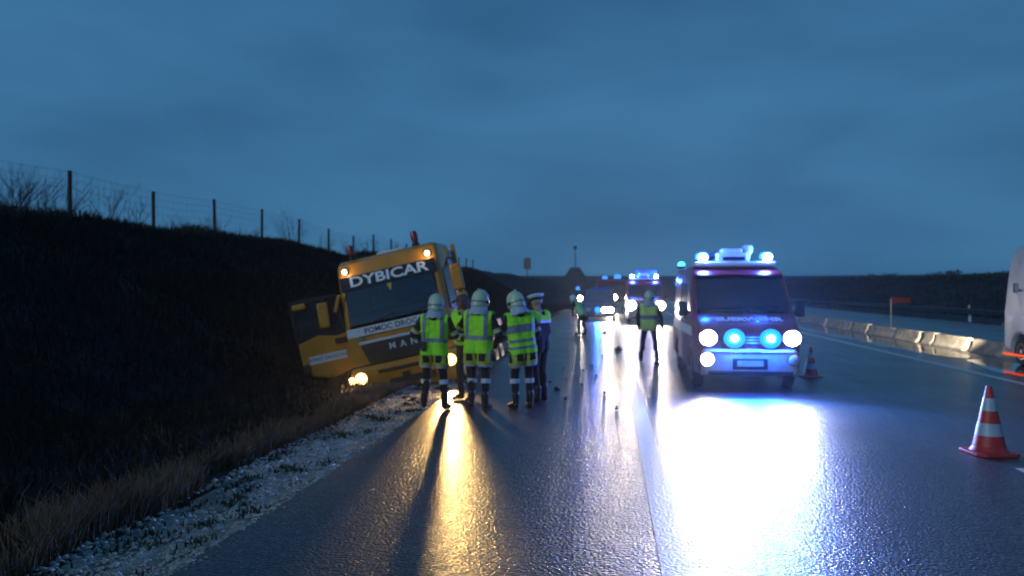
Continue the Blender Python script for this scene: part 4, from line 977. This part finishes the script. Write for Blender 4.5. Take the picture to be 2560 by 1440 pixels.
    if kit.get('cap'):
        g = M(); g.lathe([(.100, -.01), (.103, .045), (.10, .05)], 22, sc=(.98, 1.08)); cp = head_part('cap', g, 'navy')
        g = M(); g.lathe([(.100, .046), (.135, .075), (.138, .088), (.10, .104), (.02, .108)], 24, sc=(.98, 1.08)); o = obj('cap_crown', g, kit['cap'], cp); o.rotation_euler = (R(6), 0, 0)
        g = M(); g.prism([(-.07, .085), (.07, .085), (.055, .15), (0, .168), (-.055, .15)], -.008, .0, 'Z'); o = obj('cap_peak', g, 'black', cp); o.rotation_euler = (R(-14), 0, 0)
    if kit.get('hood'):
        g = M(); g.lathe([(.085, -.13), (.118, -.08), (.122, -.01), (.112, .055), (.08, .10), (.02, .118)], 20, sc=(.95, 1.05), o=(0, -.02, 0)); head_part('hood', g, kit['hood'])
    if kit.get('radio'):
        sx = kit['radio']; a = up((sx * .13, -.165, 1.0)); g = M(); g.box(a, (.065, .045, .15), RT); rd = obj('radio', g, 'black', t, bev=.008)
        g = M(); g.tube([up((sx * .13 + .02, -.165, 1.06)), up((sx * .13 + .02, -.17, 1.22))], .007, 6); obj('antenna', g, 'black', rd)
    if kit.get('gloves'):
        a = up((kit['gloves'] * .20, -.06, .90)); g = M(); g.capsule(a, a - Vector((0, .01, .14)), .035, .028, 10); obj('hanging_glove', g, 'nape', t)
    if kit.get('torch'):
        sh, e_, wr, d_, pn = hands[kit['torch']]; g = M(); a = wr + d_ * .09 + pn * .025
        tl = thing('torch', 'small lit torch held by the firefighter with the banded vest', 'torch', (0, 0, 0)); 
        mw = Matrix.Translation(Vector(loc)) @ Matrix.Rotation(rz, 4, 'Z') @ Matrix.Diagonal((s, s, s, 1)); tl.matrix_world = mw
        dirn = kit['torch_dir']; g.tube([a - dirn * .10, a + dirn * .05, a + dirn * .07, a + dirn * .10], [.018, .018, .034, .036], 12); obj('barrel', g, 'black', tl)
        g = M(); g.tube([a + dirn * .095, a + dirn * .106], [.034, .030], 12); obj('lens', g, 'torch', tl)
    return t
FF = dict(vest='vest', coat=True, helmet=True, legband=True, sleeveband=True, bands='cross')
front_arms = [((-.34, .06, 1.18), (-.16, .26, 1.10)), ((.34, .06, 1.18), (.16, .26, 1.10))]
person((-2.74, 12.30, 0), R(-4), 'firefighter seen from behind in green vest, leftmost of the group by the truck', dict(lean=.04, side=.03, turn=R(18), nod=.1, arms=[((-.36, .02, 1.20), (-.20, .24, 1.06)), ((.33, .10, 1.16), (.12, .30, 1.14))], stance=.19, h=1.75, step=(.10, -.05), bulk=.95), dict(FF, radio=-1))
person((-2.42, 13.35, 0), R(150), 'person in dark brown hood and yellow vest between two firefighters', dict(lean=.10, nod=.3, arms=[((-.28, .05, 1.15), (-.14, .25, 1.08)), ((.28, .05, 1.15), (.14, .25, 1.08))], stance=.12, h=1.78), dict(vest='vest', hood='hair', bands='single', hem=.95))
person((-2.06, 12.42, 0), R(-10), 'tallest firefighter seen from behind in green vest beside the glowing headlight', dict(lean=.05, side=.02, turn=R(-12), nod=.12, arms=[((-.36, .10, 1.22), (-.20, .28, 1.18)), ((.32, .02, 1.16), (.22, .18, .98))], stance=.13, h=1.81, step=(.07, -.04), bulk=1.07), dict(FF, gloves=1))
person((-1.36, 12.50, 0), R(28), 'firefighter leaning over in a banded green vest, holding a light', dict(lean=.10, side=-.11, turn=R(15), nod=.25, arms=[((-.26, .16, 1.16), (-.20, .40, 1.10)), ((.29, .02, 1.14), (.20, .16, .94))], stance=.13, h=1.80, step=(0, .04)), dict(FF, bands='wide', torch=-1, torch_dir=Vector((-.75, -.55, .05)).normalized()))
person((-1.16, 13.30, 0), R(62), 'police officer in white-topped cap and dark uniform behind the banded firefighter', dict(lean=.06, nod=.25, arms=[((-.27, .05, 1.14), (-.18, .22, .98)), ((.27, .02, 1.14), (.2, .16, .92))], stance=.10, h=1.80), dict(vest='vest', cap='cap', bands='shoulder', hem=1.30, bandmat='band_pale'))
person((-1.14, 32.3, 0), R(70), 'officer bending forward in a pale green vest in front of the police car', dict(lean=.62, nod=-.1, arms=[((-.22, .22, 1.2), (-.18, .34, .98)), ((.22, .2, 1.2), (.18, .36, .98))], stance=.13, h=1.72, step=(.08, -.10)), dict(vest='vest_pale', hood='cap', bands='shoulder', hem=.80, bandmat='vest'))
person((1.0, 21.0, 0), R(-5), 'lone firefighter standing on the bright lane before the second fire van', dict(arms=[((-.30, .03, 1.15), (-.27, .14, .92)), ((.31, -.02, 1.15), (.33, .10, .90))], stance=.20, h=1.77, step=(-.06, .03)), dict(FF, vest='vest_yellow', coat=False, bands='single', hem=.80, legband=False, sleeveband=False))

# ------------------------------------------------------------------ thin bluish haze added for the glow round the lamps
g = M(); g.box((0, 500, 8), (1796, 1796, 24))
hz_ = obj('haze', g, None, sm=0); struct(hz_, 'stuff')
hm_ = bpy.data.materials.new('glow_haze'); hm_.use_nodes = True; tt_ = hm_.node_tree; tt_.nodes.clear()
pvn_ = tt_.nodes.new('ShaderNodeVolumePrincipled'); pvn_.inputs['Color'].default_value = (.72, .82, 1, 1); pvn_.inputs['Density'].default_value = .0004; pvn_.inputs['Anisotropy'].default_value = .8
oo_ = tt_.nodes.new('ShaderNodeOutputMaterial'); tt_.links.new(pvn_.outputs[0], oo_.inputs['Volume'])
hz_.data.materials.append(hm_)
